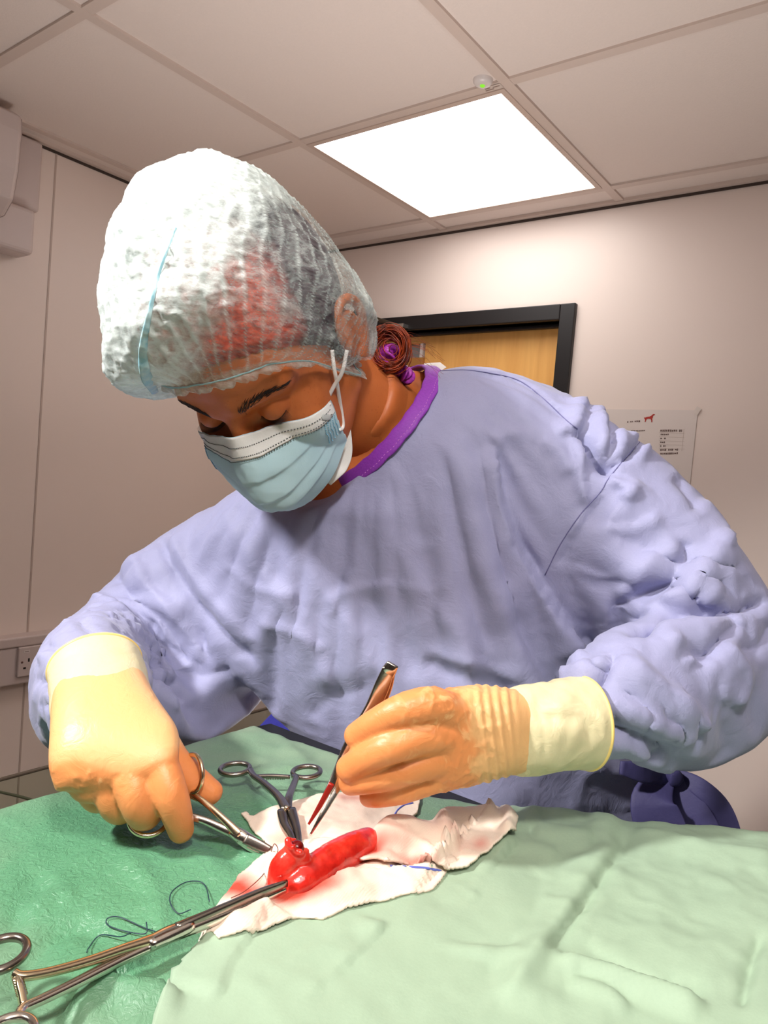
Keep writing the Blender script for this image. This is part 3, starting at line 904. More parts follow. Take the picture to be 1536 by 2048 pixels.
# crisp paper-like creases
N = vnormals(GV2, GF2)
cr = fbm(GV2 * np.array([16, 16, 16.]) + .3 * fbm(GV2 * 9, 2, 4)[:, None], 3, 21, True)
GV2 = GV2 + N * (np.clip(cr - .15, 0, 1) ** 1.3 * .0022 + fbm(GV2 * 70, 2, 31) * .0003)[:, None]

# neckline: open the gown inside the collar ring
CN = P(752, 852, .775); cA = P(655, 968, .775) ; cB = P(850, 737, .775)
e1 = (cB - cA) / 2; CN = (cA + cB) / 2
from mathutils.bvhtree import BVHTree
def cast(px, py, tree=None, lift=.0):
    d = nrm(P(px, py, 1.0) - CAM); h = (tree or gtree).ray_cast(Vector(CAM), Vector(d))
    if h[0] is None: return None
    return np.array(h[0]) - d * lift
gtree = BVHTree.FromPolygons([tuple(v) for v in GV2], GF2)
nearp = cast(792, 876, gtree, .006)
if nearp is None: nearp = P(790, 872, .70)
print('near collar depth', ((nearp - CAM) @ RC.T)[2], [((cast(*q, gtree) - CAM) @ RC.T)[2] for q in ((700, 950), (840, 790), (740, 930))])
e2 = nearp - CN; e2 = e2 - nrm(e1) * (e2 @ nrm(e1))
NN = np.cross(nrm(e1), nrm(e2))
if NN @ (HD((0, 0, -80))[0] - CN) < 0: NN = -NN
def ringpt(t, s=1.0): return CN + s * (e1 * math.cos(t) + e2 * math.sin(t))
rel = GV2 - CN; hgt = rel @ NN; q1 = rel @ nrm(e1) / np.linalg.norm(e1); q2 = rel @ nrm(e2) / np.linalg.norm(e2); rr = np.hypot(q1, q2)
# pull the cloth round the neck onto the collar ring, drop what lies inside it
w = np.clip(1 - np.abs(rr - 1) / .45, 0, 1) * np.clip(1 - np.abs(hgt) / .05, 0, 1)
t_ = np.arctan2(q2, q1)
tgt = CN + np.cos(t_)[:, None] * e1 + np.sin(t_)[:, None] * e2
# inside the ring: sink to leave an opening
inside = (rr < 1.0) & (hgt > -.06)
keep = ~((rr < 1.0) & (hgt > -.05)) & ~((hgt > .05) & (rr < 1.22))
near = (hgt > -.03) & (rr < 1.5)
GV3 = GV2.copy()
f_ = np.clip((1.45 - rr) / .45, 0, 1) * np.clip((hgt + .06) / .05, 0, 1); f_ = f_ * f_ * (3 - 2 * f_)
GV3 = GV3 + (tgt - GV3) * (f_ * .9 * (rr >= .8))[:, None]
hw_ = np.clip((1.7 - rr) / .5, 0, 1) * ((hgt > 0) & (hgt < .06)); hw_ = hw_ * hw_ * (3 - 2 * hw_)
GV3 = GV3 - NN * (np.maximum((GV3 - CN) @ NN, 0) * hw_)[:, None]
idx = np.cumsum(keep) - 1
GF3 = [tuple(idx[i] for i in f) for f in GF2 if all(keep[i] for i in f)]
GV3 = GV3[keep]
# ------------------------------------------------------------------ skin, hair
m_skin = NT('warm tan skin'); v = m_skin.coord(1.0)
n1 = m_skin.noise(v, 38, 4, .6); n2 = m_skin.noise(v, 420, 3, .6); n3 = m_skin.noise(v, 12, 2)
c = m_skin.mix(m_skin.math('MULTIPLY', n1, .7), sr(204, 116, 64), sr(178, 92, 46))
c = m_skin.mix(m_skin.ramp(n2, [(.60, 0.0), (.78, .55)]), c, sr(150, 70, 36))
nd = m_skin.bsdf(c, .46, 0, m_skin.bump(n2, .12, .0006), Subsurface_Weight=.12, Subsurface_Radius=(.008, .003, .0015), Subsurface_Scale=.5, Specular_IOR_Level=.4)
m_skin = m_skin.m
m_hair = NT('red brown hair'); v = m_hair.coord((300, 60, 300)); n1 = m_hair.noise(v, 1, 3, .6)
hair_shade = m_hair.ramp(n1, [(.3, sr(30, 16, 28)), (.7, sr(70, 38, 56))]); hair_lit = m_hair.ramp(n1, [(.3, sr(130, 30, 24)), (.7, sr(216, 92, 66))])  # lit and shaded tones of one hair: dark purple shade, copper lamplight
m_hair.bsdf(m_hair.mix(m_hair.attr('front'), hair_shade, hair_lit), .62, 0, m_hair.bump(n1, .5, .001), Specular_IOR_Level=.2); m_hair = m_hair.m
m_red = NT('copper red hair'); v = m_red.coord(1); n1 = m_red.noise(v, 90, 2)
m_red.bsdf(m_red.ramp(n1, [(.35, sr(92, 28, 12)), (.68, sr(190, 74, 26))]), .35); m_red = m_red.m
m_dark = plain('dark brow hair', sr(34, 16, 10), .5)
m_lash = plain('black lashes', sr(12, 8, 8), .5)

person = empty('person', P(900, 1700, .82) * np.array([1, 1, 0]), label='person in lilac surgical gown, bouffant cap and blue mask bending over the draped table', cat='person')

# body: head and neck, with chest, arms and hands under the clothes
BT = [(745, 890, .79, 830, 830, .775, 50), (640, 930, .82, 950, 790, .765, 66), (530, 985, .84, 1080, 830, .75, 80), (470, 1060, .845, 1160, 930, .745, 90), (470, 1180, .845, 1130, 1080, .75, 94), (540, 1320, .84, 1120, 1250, .765, 92), (620, 1480, .845, 1200, 1440, .79, 92), (690, 1640, .85, 1330, 1620, .81, 96)]
def thin(rows, k): return [(a, b, c_, d * k, e * k) for a, b, c_, d, e in rows]
bodyV, bodyF = remesh(join(torso_loft(BT, 5, 40, 0, 2.3), limb(thin(SLEEVE_R, .55)[:-1] + [(205, 1410, .53, 24, 18), (225, 1470, .505, 30, 14), (240, 1530, .49, 32, 12)], 5, 24, hint=hR, round_end=(.4, .6)),
                           limb(thin([r for r in SLEEVE_L if r[1] < 1340], .42) + [(1040, 1462, .525, 24, 17), (960, 1465, .513, 27, 16), (880, 1472, .502, 26, 13)], 5, 24, round_end=(.4, .6)),
                           limb([(700, 790, .72, 48, 50), (745, 840, .765, 52, 54), (800, 910, .80, 66, 60)], 5, 32)), .006, 5)
body = obj('body', join((head_W, FH), ears[0], ears[1], (bodyV, bodyF)), m_skin, None, label='tanned face and neck')
under(person, body)

# hair shell under the cap
hu = VH[:, 1]; hf = VH[:, 2]
hl = np.interp(-hf, [-12, 0, 20, 45, 70, 90, 130, 200], [66, 62, 50, 26, 0, -34, -58, -62])
msk = hu > hl
off = np.clip((hu - hl) / 10, 0.1, 1) * 6
Vh_ = HD(VH + Vd * off[:, None] + Vd * (np.sin(VH[:, 0] * .9 + VH[:, 2] * .25) * .5)[:, None])
idx = np.cumsum(msk) - 1
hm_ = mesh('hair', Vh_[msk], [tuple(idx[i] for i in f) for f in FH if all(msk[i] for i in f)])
hair_lit_mask = np.clip((VH[:, 2] + 62 + .5 * (VH[:, 1] - 60) + 14 * fbm(VH / 22, 3, 61)) / 26, 0, 1)[msk]; paint(hm_, 'front', hair_lit_mask)
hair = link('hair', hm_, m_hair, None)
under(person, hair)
# loose bun at the nape
bc = P(778, 700, .715); bs = []
ux, uy, uz = dirw(1, 0, 0), dirw(0, -1, 0), dirw(0, 0, -1)
r_ = np.random.default_rng(5)
for k in range(150):
    big = k < 120
    R0 = r_.normal(.0165, .0014) if big else r_.normal(.010, .004)
    cc = bc + ux * r_.normal(0, .0022) + uy * r_.normal(0, .0022) + uz * r_.normal(0, .007)
    a0 = r_.uniform(1.9, 2.9) if big else r_.uniform(0, 6.28); sp = r_.uniform(4.2, 5.6)
    t = np.linspace(0, 1, 10); a = a0 - sp * t; tl = r_.uniform(-.3, .3)
    R1 = R0 * (1 + .06 * np.sin(5 * t + r_.uniform(0, 6)))
    pts = cc + np.outer(R1 * np.cos(a), ux) + np.outer(R1 * 1.12 * np.sin(a), uy) + np.outer(R1 * np.sin(a + 1) * tl, uz)
    if big: pts = np.vstack([P(735 + r_.normal(0, 3), 668 + r_.normal(0, 14), .715 + r_.normal(0, .008)), pts])
    bs.append(rod(pts, .00042, 4, 2))
for k in range(26):   # flyaway strands
    a = r_.uniform(-.3, 1.6); L = r_.uniform(.02, .045)
    p0 = bc + ux * .013 * math.cos(a) + uy * .016 * math.sin(a); dr = ux * math.cos(a) + uy * math.sin(a) * .7
    q = [p0 + dr * L * s + uy * (-.5 * L * s * s) + uz * r_.normal(0, .003) * s + ux * r_.normal(0, .002) for s in (0, .35, .7, 1)]
    bs.append(rod(np.array(q), .00014, 3, 2))
bun = obj('bun', join(*bs), m_red, None, label='loose copper red curl of hair')
under(person, bun)
# purple scrunchie: ruffled ring
m_scr = NT('purple scrunchie satin'); v = m_scr.coord(1); n = m_scr.noise(v, 160, 3)
m_scr.bsdf(m_scr.ramp(n, [(.3, sr(120, 24, 132)), (.65, sr(196, 70, 196))]), .4, 0, m_scr.bump(n, .6, .002)); m_scr = m_scr.m
def ruffle(c, ax1, ax2, R0, r0, waves, amp, seed):
    a = np.linspace(0, 2 * math.pi, 120, endpoint=False); V = []; F = []
    n3_ = np.cross(ax1, ax2); m = 14; rr = np.random.default_rng(seed)
    for i, t in enumerate(a):
        w = math.sin(waves * t) * .5 + math.sin(waves * 1.7 * t + 1) * .4
        for k in range(m):
            b = 2 * math.pi * k / m; rad = r0 * (1 + amp * w * (0.5 + .5 * math.cos(b)))
            V.append(c + (ax1 * math.cos(t) + ax2 * math.sin(t)) * (R0 + rad * math.cos(b)) + n3_ * (rad * math.sin(b) + r0 * .5 * w))
    for i in range(120):
        for k in range(m):
            F.append((i * m + k, i * m + (k + 1) % m, (i + 1) % 120 * m + (k + 1) % m, (i + 1) % 120 * m + k))
    return np.array(V), F
scr = obj('scrunchie', ruffle(P(764, 722, .722), nrm(ux * .5 + uy * .7 + uz * .2), nrm(uz + ux * .2), .010, .0085, 11, .5, 3), m_scr, None, label='purple scrunchie')
scr2 = obj('scrunchie_fold', ruffle(P(800, 748, .735), nrm(ux * .8 + uy * -.1), nrm(uz + uy * .3), .007, .007, 7, .5, 4), m_scr, scr)
under(person, scr)

# eyebrows and lashes, laid on the face surface
def on_face(s, u):
    f = np.full(len(np.atleast_1d(s)), 60.0); s = np.atleast_1d(s).astype(float); u = np.atleast_1d(u).astype(float)
    for _ in range(50): f = f - np.maximum(head_sdf(np.column_stack([s, u, f])), 0) * .7
    return np.column_stack([s, u, f])
for sg in (1, -1):
    st_ = []; rr = np.random.default_rng(8)
    n = 150; t = rr.uniform(0, 1, n); s0 = 13 + 40 * t; u0 = 14 + 7.5 * np.sin(np.minimum(t * 1.25, 1) * 1.9) - 3 * np.clip(t - .6, 0, 1) * 2 + rr.normal(0, 1, n) * (2.3 - 1.7 * t)
    L = 6.5 - 2 * t; an_ = .95 - 1.15 * t + rr.normal(0, .12, n)
    s1 = s0 + L * np.cos(an_); u1 = u0 + L * np.sin(an_)
    A0 = on_face(sg * s0, u0); A1 = on_face(sg * (s0 + s1) / 2, (u0 + u1) / 2); A2 = on_face(sg * s1, u1)
    for k in range(n):
        q = HD(np.array([A0[k] + [0, 0, -.2], A1[k] + [0, 0, .5], A2[k] + [0, 0, .5]])); st_.append(rod(q, [.00026, .00024, .00008], 4, 2))
    eb = obj('eyebrow', join(*st_), m_dark, None, label='dark eyebrow'); under(person, eb)
    ls = []
    tt = np.linspace(-1, 1, 60); s0 = 31 + 12.2 * tt; u0 = -7.2 + 3.6 * tt ** 2 + .6 * tt
    A0 = on_face(sg * s0, u0)
    ls.append(rod(HD(A0 + np.array([0, 0, .0])), .00038, 6, 1))
    for k in range(60):
        d_ = np.array([sg * (tt[k] * 3.6 + 1.2), -3.6, 4.2]); Lk = .8 + .35 * tt[k] * .8
        q = HD(np.array([A0[k], A0[k] + d_ * .5 * Lk + [0, -.6, 0], A0[k] + d_ * Lk + [0, .5, .6]])); ls.append(rod(q, [.00014, .00012, .00004], 4, 2))
    ey = obj('eyelashes', join(*ls), m_lash, None, label='dark lowered lashes'); under(person, ey)

# black cord round the neck
cord = obj('necklace', rod([P(740, 745, .70), P(768, 766, .713), P(784, 792, .722), P(787, 824, .732), P(782, 850, .745), P(765, 890, .755)], .0017, 8, 5), plain('black cord', sr(14, 12, 12), .6, 0, (900, .4)), None, label='black neck cord')
under(person, cord)

# ------------------------------------------------------------------ gown objects
m_gown = NT('lilac nonwoven gown'); v = m_gown.coord(1.0)
f1 = m_gown.noise(v, 900, 3, .7); f2 = m_gown.noise(v, 46, 5, .62, .6); f3 = m_gown.noise(v, 5, 3)
rid = m_gown.math('ABSOLUTE', m_gown.math('SUBTRACT', f2, .5))
c = m_gown.mix(f3, sr(150, 152, 186), sr(136, 137, 174))
c = m_gown.mix(m_gown.math('MULTIPLY', f1, .35), c, sr(170, 171, 202))
b1 = m_gown.bump(rid, .35, .004); b2 = m_gown.bump(f1, .16, .0006, b1)
m_gown.bsdf(c, .62, 0, b2, Sheen_Weight=.15, Specular_IOR_Level=.3); m_gown = m_gown.m
gown = obj('gown', (GV3, GF3), m_gown, None, label='lilac surgical gown')
under(person, gown)
m_collar = NT('purple binding'); v = m_collar.coord(1.0); n = m_collar.noise(v, 500, 2)
m_collar.bsdf(m_collar.mix(n, sr(120, 40, 160), sr(150, 62, 186)), .6, 0, m_collar.bump(n, .3, .001)); m_collar = m_collar.m
T_ = np.linspace(0, 2 * np.pi, 72, endpoint=False)
ring = np.array([ringpt(t, 1.03) for t in T_]) + NN * .0005
tg = np.roll(ring, -1, 0) - np.roll(ring, 1, 0); tg /= np.linalg.norm(tg, axis=1, keepdims=True)
rad_ = ring - CN; rad_ /= np.linalg.norm(rad_, axis=1, keepdims=True)
wd = rad_ * .62 - NN * .78          # the binding lies down along the cloth
wd -= tg * np.sum(wd * tg, axis=1, keepdims=True); wd /= np.linalg.norm(wd, axis=1, keepdims=True)
ring = ring + wd * (.0006 * np.sin(T_ * 23))[:, None]
V, F = sweep(ring, wd, np.cross(tg, wd), np.full(72, .0085), np.full(72, .0020), 14, False, True, 3.0)
collar = obj('collar', (V, F), m_collar, None, label='purple bound neckline'); under(person, collar)
# running stitches along the binding
sts = []
up_ = np.cross(tg, wd)
if np.sum(up_ * (CAM - ring)) < 0: up_ = -up_
fine = catmull(np.vstack([ring, ring[:1]]), 4); fu = catmull(np.vstack([up_, up_[:1]]), 4); fw = catmull(np.vstack([wd, wd[:1]]), 4)
for k in range(0, len(fine) - 3, 2):
    a_, b_ = fine[k] + fw[k] * .0042 + fu[k] * .0017, fine[k + 1] + fw[k + 1] * .0042 + fu[k + 1] * .0017
    sts.append(rod([a_, (a_ + b_) / 2 + fu[k] * .0004, b_], .0003, 5, 1))
sti = obj('stitching', join(*sts), plain('pink thread', sr(206, 130, 214), .5), None); under(person, sti)
# white tape label at the back of the neck
lp = [P(846, 738, .752), P(872, 733, .755), P(893, 737, .76)]
pt = np.array([P(848, 727, .765), P(880, 725, .768), P(893, 735, .764), P(880, 742, .752), P(852, 746, .748)])
Vt = np.vstack([pt, pt + dirw(0, .0, -.0012)]); n_ = len(pt)
tape = obj('tape_tab', (Vt, [tuple(range(n_)), tuple(range(n_, 2 * n_))[::-1]] + [(k, (k + 1) % n_, n_ + (k + 1) % n_, n_ + k) for k in range(n_)]), plain('white tape', sr(226, 222, 222), .5), None, False, label='white adhesive neck tab'); under(person, tape)
# sewn seams standing on the cloth: found by casting onto the gown
gtree = BVHTree.FromPolygons([tuple(v) for v in GV3], GF3)
def seam(pts, r=.0005, n=8, lift=.0004, tree=None):
    q = [cast(a_, b_, tree, lift) for a_, b_ in catmull(np.array(pts, float), n)]
    q = [x for x in q if x is not None]; return rod(np.array(q), r, 6, 1)
m_seam = plain('gown seam', sr(104, 102, 146), .7)
SEAMS = [[(880, 742), (930, 740), (985, 747), (1040, 762), (1090, 800), (1130, 838), (1155, 858)], [(1090, 1150), (1120, 1090), (1160, 1030), (1200, 985), (1218, 956), (1260, 905), (1285, 878)]]
for s in SEAMS:
    o = obj('seam', seam(s), m_seam, None, label='dark stitched seam'); under(person, o)

# belt ties at the back of the waist
m_tie = plain('navy tie cloth', sr(66, 62, 108), .65, 0, (60, .4, .003))
def ribbon(rows, w, th=.0012, n=6, hint=None, curl=0.0):
    q = catmull(np.array(rows, float), n); C = PV(q[:, :3]); T, s, nn = frames(C, hint=hint)
    w_ = np.broadcast_to(np.asarray(w, float), (len(rows),)); ww = catmull(np.column_stack([w_, w_, w_]), n)[:, 0] if len(rows) > 2 else np.full(len(C), w_[0])
    return sweep(C, s, nn, ww, np.full(len(C), th), 16, True, False, 3.0)
ties = [ribbon([(1340, 1548, .72), (1395, 1572, .70), (1440, 1616, .69), (1462, 1680, .69), (1452, 1740, .69)], [.007, .009, .010, .010, .010]),
        ribbon([(1345, 1552, .715), (1372, 1600, .70), (1402, 1650, .69), (1425, 1720, .69)], [.008, .013, .015, .015]),
        ribbon([(1330, 1550, .71), (1306, 1600, .69), (1322, 1660, .685), (1340, 1740, .685)], [.010, .020, .024, .024]),
        ribbon([(1240, 1535, .685), (1290, 1545, .69), (1345, 1552, .71)], [.006, .010, .008])]
knot = ball(P(1338, 1552, .706), (.013, .009, .009), 3)
for k, tt_ in enumerate(ties):
    o = obj('belt_tie', tt_, m_tie, None, label='dark blue belt tie'); under(person, o)
o = obj('belt_knot', (knot[0] + np.vstack([vnoise(knot[0] * 90, s) for s in (1, 2, 3)]).T * .004, knot[1]), m_tie, None); under(person, o)
# ------------------------------------------------------------------ bouffant cap
KC = P(500, 620, .62); KD = .62
SIL = [(755, 640), (740, 668), (728, 712), (715, 745), (690, 775), (640, 800), (560, 810), (450, 815), (345, 828), (300, 826), (262, 812), (242, 772), (245, 720), (236, 665), (230, 600), (238, 540), (255, 480), (280, 435), (320, 390), (370, 358), (430, 345), (520, 375), (600, 430), (640, 468), (680, 520), (710, 565), (735, 605)]
sa_ = np.array([math.atan2(y - 620, x - 500) for x, y in SIL]); sr_ = np.array([math.hypot(y - 620, x - 500) for x, y in SIL]) * KD / FPX
o_ = np.argsort(sa_); sa_, sr_ = sa_[o_], sr_[o_]
sa_ = np.concatenate([sa_ - 2 * np.pi, sa_, sa_ + 2 * np.pi]); sr_ = np.tile(sr_, 3)
pole = nrm(RH @ np.array([.0, 1, .05])); pole_c = pole                      # camera frame
ex = nrm(RH[:, 0] - pole * (RH[:, 0] @ pole)); ey = np.cross(pole, ex)
NA, NTH = 420, 130
az = np.linspace(0, 2 * np.pi, NA, endpoint=False)
KCc = (KC - CAM) @ RC.T
def uband(f, s):
    b = np.interp(-f, [-60, -8, 17, 41, 75, 100, 185], [58, 57, 44, 19, -34, -44, -50])
    return b
def cap_r(D):
    ph = np.arctan2(D[:, 1], D[:, 0]); cb = np.hypot(D[:, 0], D[:, 1]); rs = np.interp(ph, sa_, sr_)
    rz = np.where(D[:, 2] < 0, .138, .105)
    return 1 / np.sqrt((cb / rs) ** 2 + (D[:, 2] / rz) ** 2)
def cap_surface(th, a):
    D = (np.sin(th) * np.cos(a))[:, None] * ex + (np.sin(th) * np.sin(a))[:, None] * ey + np.cos(th)[:, None] * pole
    return D
# band angle for every azimuth, measured on the head itself
def ear_sdf(p):
    d = head_sdf(p)
    for s in (-1, 1): d = smin(d, ell(p, (s * 80, -5, -97), (8, 30, 24)), 6)
    return d
thg = np.linspace(.3, 2.75, 220); tmax = np.zeros(NA); KCh = toHD(KC)[0]
for i in range(0, NA, 4):
    a = az[i]; D = cap_surface(thg, np.full(220, a)); Dh = D @ RH
    t = np.full(220, 200.0)
    for _ in range(40): t = np.maximum(t - np.maximum(ear_sdf(KCh + Dh * t[:, None]), 0) * .7, 4)
    q = KCh + Dh * t[:, None]; below = q[:, 1] < uband(q[:, 2], q[:, 0])
    tmax[i] = thg[np.argmax(below)] if below.any() else 2.7
tmax = np.interp(np.arange(NA), np.arange(0, NA + 1, 4), np.append(tmax[::4], tmax[0]))
for _ in range(8): tmax = .5 * tmax + .25 * (np.roll(tmax, 1) + np.roll(tmax, -1))
tv_ = np.linspace(0, 1, NTH)
TH_, AZ_ = np.meshgrid(tv_, az, indexing='ij')
th_ = .02 + TH_ * (tmax[None] - .02)
D = cap_surface(th_.ravel(), AZ_.ravel()); Dh = D @ RH
rc_ = cap_r(D); t = np.full(len(D), 200.0)
for _ in range(40): t = np.maximum(t - np.maximum(ear_sdf(KCh + Dh * t[:, None]), 0) * .7, 4)
rh_ = t / 1000 + .0085
rc_ = np.maximum(rc_, rh_ + .001)
tf = TH_.ravel(); w = np.clip((tf - .80) / .2, 0, 1) ; w = w ** 2.2
r_c = rc_ * (1 - w) + (rh_ - .003) * w
# pleats run from the crown to the band; puffs and small crumples on the loose front
azf = AZ_.ravel()
Wp = (KC + (D * r_c[:, None]) @ RC)
gap_ = np.clip((rc_ - rh_) / .03, 0, 1)
pax = nrm(np.array([.02, -.95, -.12])); pe1 = nrm(np.cross(pax, [0, 0, 1.])); pe2 = np.cross(pax, pe1)   # the pleats gather at the top
pan = np.arctan2(D @ pe2, D @ pe1)
ple = np.abs(np.sin(pan * 31 + .9 * vnoise(np.column_stack([D[:, 0] * 5, D[:, 1] * 5, D[:, 2] * 5]), 3)))
amp = .0018 * np.clip(tf * 3, 0, 1) * (1 - .4 * w)
r_c = r_c + (.5 - ple) * amp * (1 - .5 * gap_)
cru = fbm(Wp * 120, 3, 12, True)
r_c = r_c + np.clip(cru, -.4, 1) * .0022 * gap_ * (1 - w) * np.clip(tf * 4, 0, 1) + fbm(Wp * 24, 2, 17) * .007 * gap_ * (1 - w)
Wp = KC + (D * r_c[:, None]) @ RC
# ruffle hanging below the elastic
edge = Wp.reshape(NTH, NA, 3)[-1]; ctr = HD((0, 10, -84))[0]
outd = edge - ctr; upv = hdir(0, 1, .35); outd -= np.outer(outd @ upv, upv); outd /= np.linalg.norm(outd, axis=1, keepdims=True)
rows = [Wp.reshape(NTH, NA, 3)]
for k, (dn, ou) in enumerate(((.001, .0018), (.003, .0032), (.005, .0042), (.007, .0045), (.0088, .004))):
    sc = np.sin(az * 30 + 1.5 * np.sin(az * 5)); sc2 = .55 + .45 * np.abs(np.cos(az * 30 + 1.5 * np.sin(az * 5)))
    rows.append((edge - upv * (dn * sc2)[:, None] + outd * (ou + .0018 * sc * (k + 1) / 5)[:, None])[None])
G = np.concatenate(rows, 0); nr = G.shape[0]
V = np.vstack([G.reshape(-1, 3), (KC + (pole * cap_r(pole[None])[0]) @ RC)[None]])
F = [(i * NA + k, i * NA + (k + 1) % NA, (i + 1) * NA + (k + 1) % NA, (i + 1) * NA + k) for i in range(nr - 1) for k in range(NA)]
F += [(len(V) - 1, (k + 1) % NA, k) for k in range(NA)]
# density: sheer where the cloth lies tight over the hair, whiter at the front for layered cloth plus painted overexposure
hp = toHD(V); gp = np.concatenate([gap_, np.full(len(V) - len(gap_), .3)])
px_, py_, _ = proj(V)
lay = 1 / (1 + np.exp(((px_ - 462) * .95 + (py_ - 560) * .34 + 42 * fbm(V * 14, 2, 71)) / 24))         # bunched cloth and painted glare of the front half
top_ = 1 / (1 + np.exp((py_ + .25 * (px_ - 480) - 432) / 16)); back_ = 1 / (1 + np.exp(-(px_ - .25 * (py_ - 600) - 712) / 9))
rim_ = np.concatenate([np.clip((tf - .94) / .04, 0, 1), np.ones(len(V) - len(tf))])
dens = np.clip(np.maximum.reduce([.06 + .25 * gp, lay * .95, top_ * .8, back_ * .62, rim_ * .55]), 0, 1)
pl_ = np.concatenate([1 - ple, np.zeros(len(V) - len(ple))])
m_cap = NT('sheer nonwoven cap'); v = m_cap.coord(1.0)
fib = m_cap.noise(m_cap.coord((260, 260, 900)), 1, 4, .7, .6); blo = m_cap.noise(v, 75, 4, .62, .8)
dn_ = m_cap.attr('layering_glare'); pa = m_cap.attr('pleat')
mid = m_cap.math('MULTIPLY', dn_, m_cap.math('SUBTRACT', 1.45, dn_))
al = m_cap.math('ADD', m_cap.math('MULTIPLY', dn_, .98), -.05)
al = m_cap.math('ADD', al, m_cap.math('MULTIPLY', m_cap.math('SUBTRACT', fib, .5), .85))
al = m_cap.math('ADD', al, m_cap.math('MULTIPLY', m_cap.math('MULTIPLY', m_cap.math('SUBTRACT', blo, .50), 2.8), mid))
al = m_cap.math('ADD', al, m_cap.math('MULTIPLY', m_cap.math('POWER', pa, 4.0), .66))
al = m_cap.math('MINIMUM', m_cap.math('MAXIMUM', al, .06), .98)
df = m_cap.n('ShaderNodeBsdfDiffuse'); df.inputs[0].default_value = sr(226, 236, 234) + (1,)
tl = m_cap.n('ShaderNodeBsdfTranslucent'); tl.inputs[0].default_value = sr(196, 220, 220) + (1,)
bm_ = m_cap.bump(fib, .4, .001); m_cap.l(bm_, df.inputs['Normal'])
mx1 = m_cap.n('ShaderNodeMixShader', i_0=.3); m_cap.l(df.outputs[0], mx1.inputs[1]); m_cap.l(tl.outputs[0], mx1.inputs[2])
tp = m_cap.n('ShaderNodeBsdfTransparent'); mx2 = m_cap.n('ShaderNodeMixShader')
m_cap.l(al, mx2.inputs[0]); m_cap.l(tp.outputs[0], mx2.inputs[1]); m_cap.l(mx1.outputs[0], mx2.inputs[2]); m_cap.l(mx2.outputs[0], m_cap.out.inputs[0]); m_cap = m_cap.m
me = mesh('bouffant_cap', V, F); paint(me, 'layering_glare', dens); paint(me, 'pleat', pl_)
capo = link('bouffant_cap', me, m_cap, None); capo['label'] = 'sheer white bouffant cap'; under(person, capo)
# elastic thread and blue gathered strip
m_el = plain('pale elastic', sr(150, 190, 196), .6, 0, (400, .4))
el = obj('elastic', rod(np.vstack([edge + outd * .0014])[::3], .0006, 6, 1, closed=True), m_el, None); under(person, el)
m_blu = NT('blue gather strip'); v = m_blu.coord(1); n = m_blu.noise(v, 120, 3)
m_blu.bsdf(m_blu.ramp(n, [(.35, sr(150, 206, 224)), (.7, sr(206, 232, 236))]), .6, 0, m_blu.bump(n, .4, .002)); m_blu = m_blu.m
ctree = BVHTree.FromPolygons([tuple(x) for x in V], F)
q = [cast(a_, b_, ctree, .0015) for a_, b_ in catmull(np.array([(352, 455), (320, 540), (298, 630), (286, 700), (292, 750), (310, 785)], float), 8)]
q = np.array([x for x in q if x is not None]); w_ = np.interp(np.linspace(0, 1, len(q)), [0, .3, .6, .85, 1], [.0006, .0012, .0030, .0046, .0032])
o = obj('gather_strip', rod(q, w_, 12, 1, .35), m_blu, None, label='blue gathered strip on the front of the cap'); under(person, o)

# ------------------------------------------------------------------ face mask
NET = {58: [(-25, -35), (-40, -32), (-52, -31), (-65, -31), (-78, -31)], 45: [(-16, -11), (-35, -3), (-55, 1), (-72, 4), (-90, 0)], 20: [(-9, 6), (-32, 22), (-58, 31), (-80, 31), (-100, 19)], 0: [(-2, 19), (-28, 32), (-55, 40), (-80, 37), (-103, 23)],
       -20: [(-7, 10), (-32, 24), (-58, 33), (-80, 31), (-98, 20)], -44: [(-14, 0), (-28, 10), (-45, 15), (-62, 15), (-80, 10)], -57: [(-20, -14), (-33, 0), (-47, 4), (-60, 2), (-72, -6)]}
cols = sorted(NET); ctl = np.array([[(s, *NET[s][r]) for s in cols] for r in range(5)], float)
g1 = np.array([catmull(ctl[r], 14) for r in range(5)]); NC = g1.shape[1]
g2 = np.array([catmull(g1[:, k], 22) for k in range(NC)]).transpose(1, 0, 2); NR = g2.shape[0]
tt = np.linspace(0, 1, NR)[:, None]; uu = np.linspace(-1, 1, NC)[None]
# three pleats across, flattening towards the welded sides
pz = np.zeros((NR, NC))
for c0 in (.34, .56, .76):
    s_ = (tt - c0) / .05; pz += 2.6 * np.where(s_ < 0, np.exp(-(s_ / 3.0) ** 2), np.exp(-(s_ / .6) ** 2)) * (1 - uu ** 4 * .6)
pz += 1.6 * fbm(g2.reshape(-1, 3) / 16, 3, 44).reshape(NR, NC) * (1 - np.abs(uu) ** 6) + 1.0 * np.exp(-((uu + .12 - .35 * (tt - .5)) / .06) ** 2) * (tt > .15)
g2 = g2 + pz[..., None] * np.array([0, -.2, 1.0])
for _ in range(6):          # keep the cloth clear of the face
    f_ = g2.reshape(-1, 3); d_ = head_sdf(f_, False); o_v = f_ - np.array([0, -45, -60]); o_v[:, 1] *= .2; o_v /= np.linalg.norm(o_v, axis=1, keepdims=True)
    g2 = (f_ + o_v * np.clip(2.2 - d_, 0, 6)[:, None]).reshape(g2.shape)
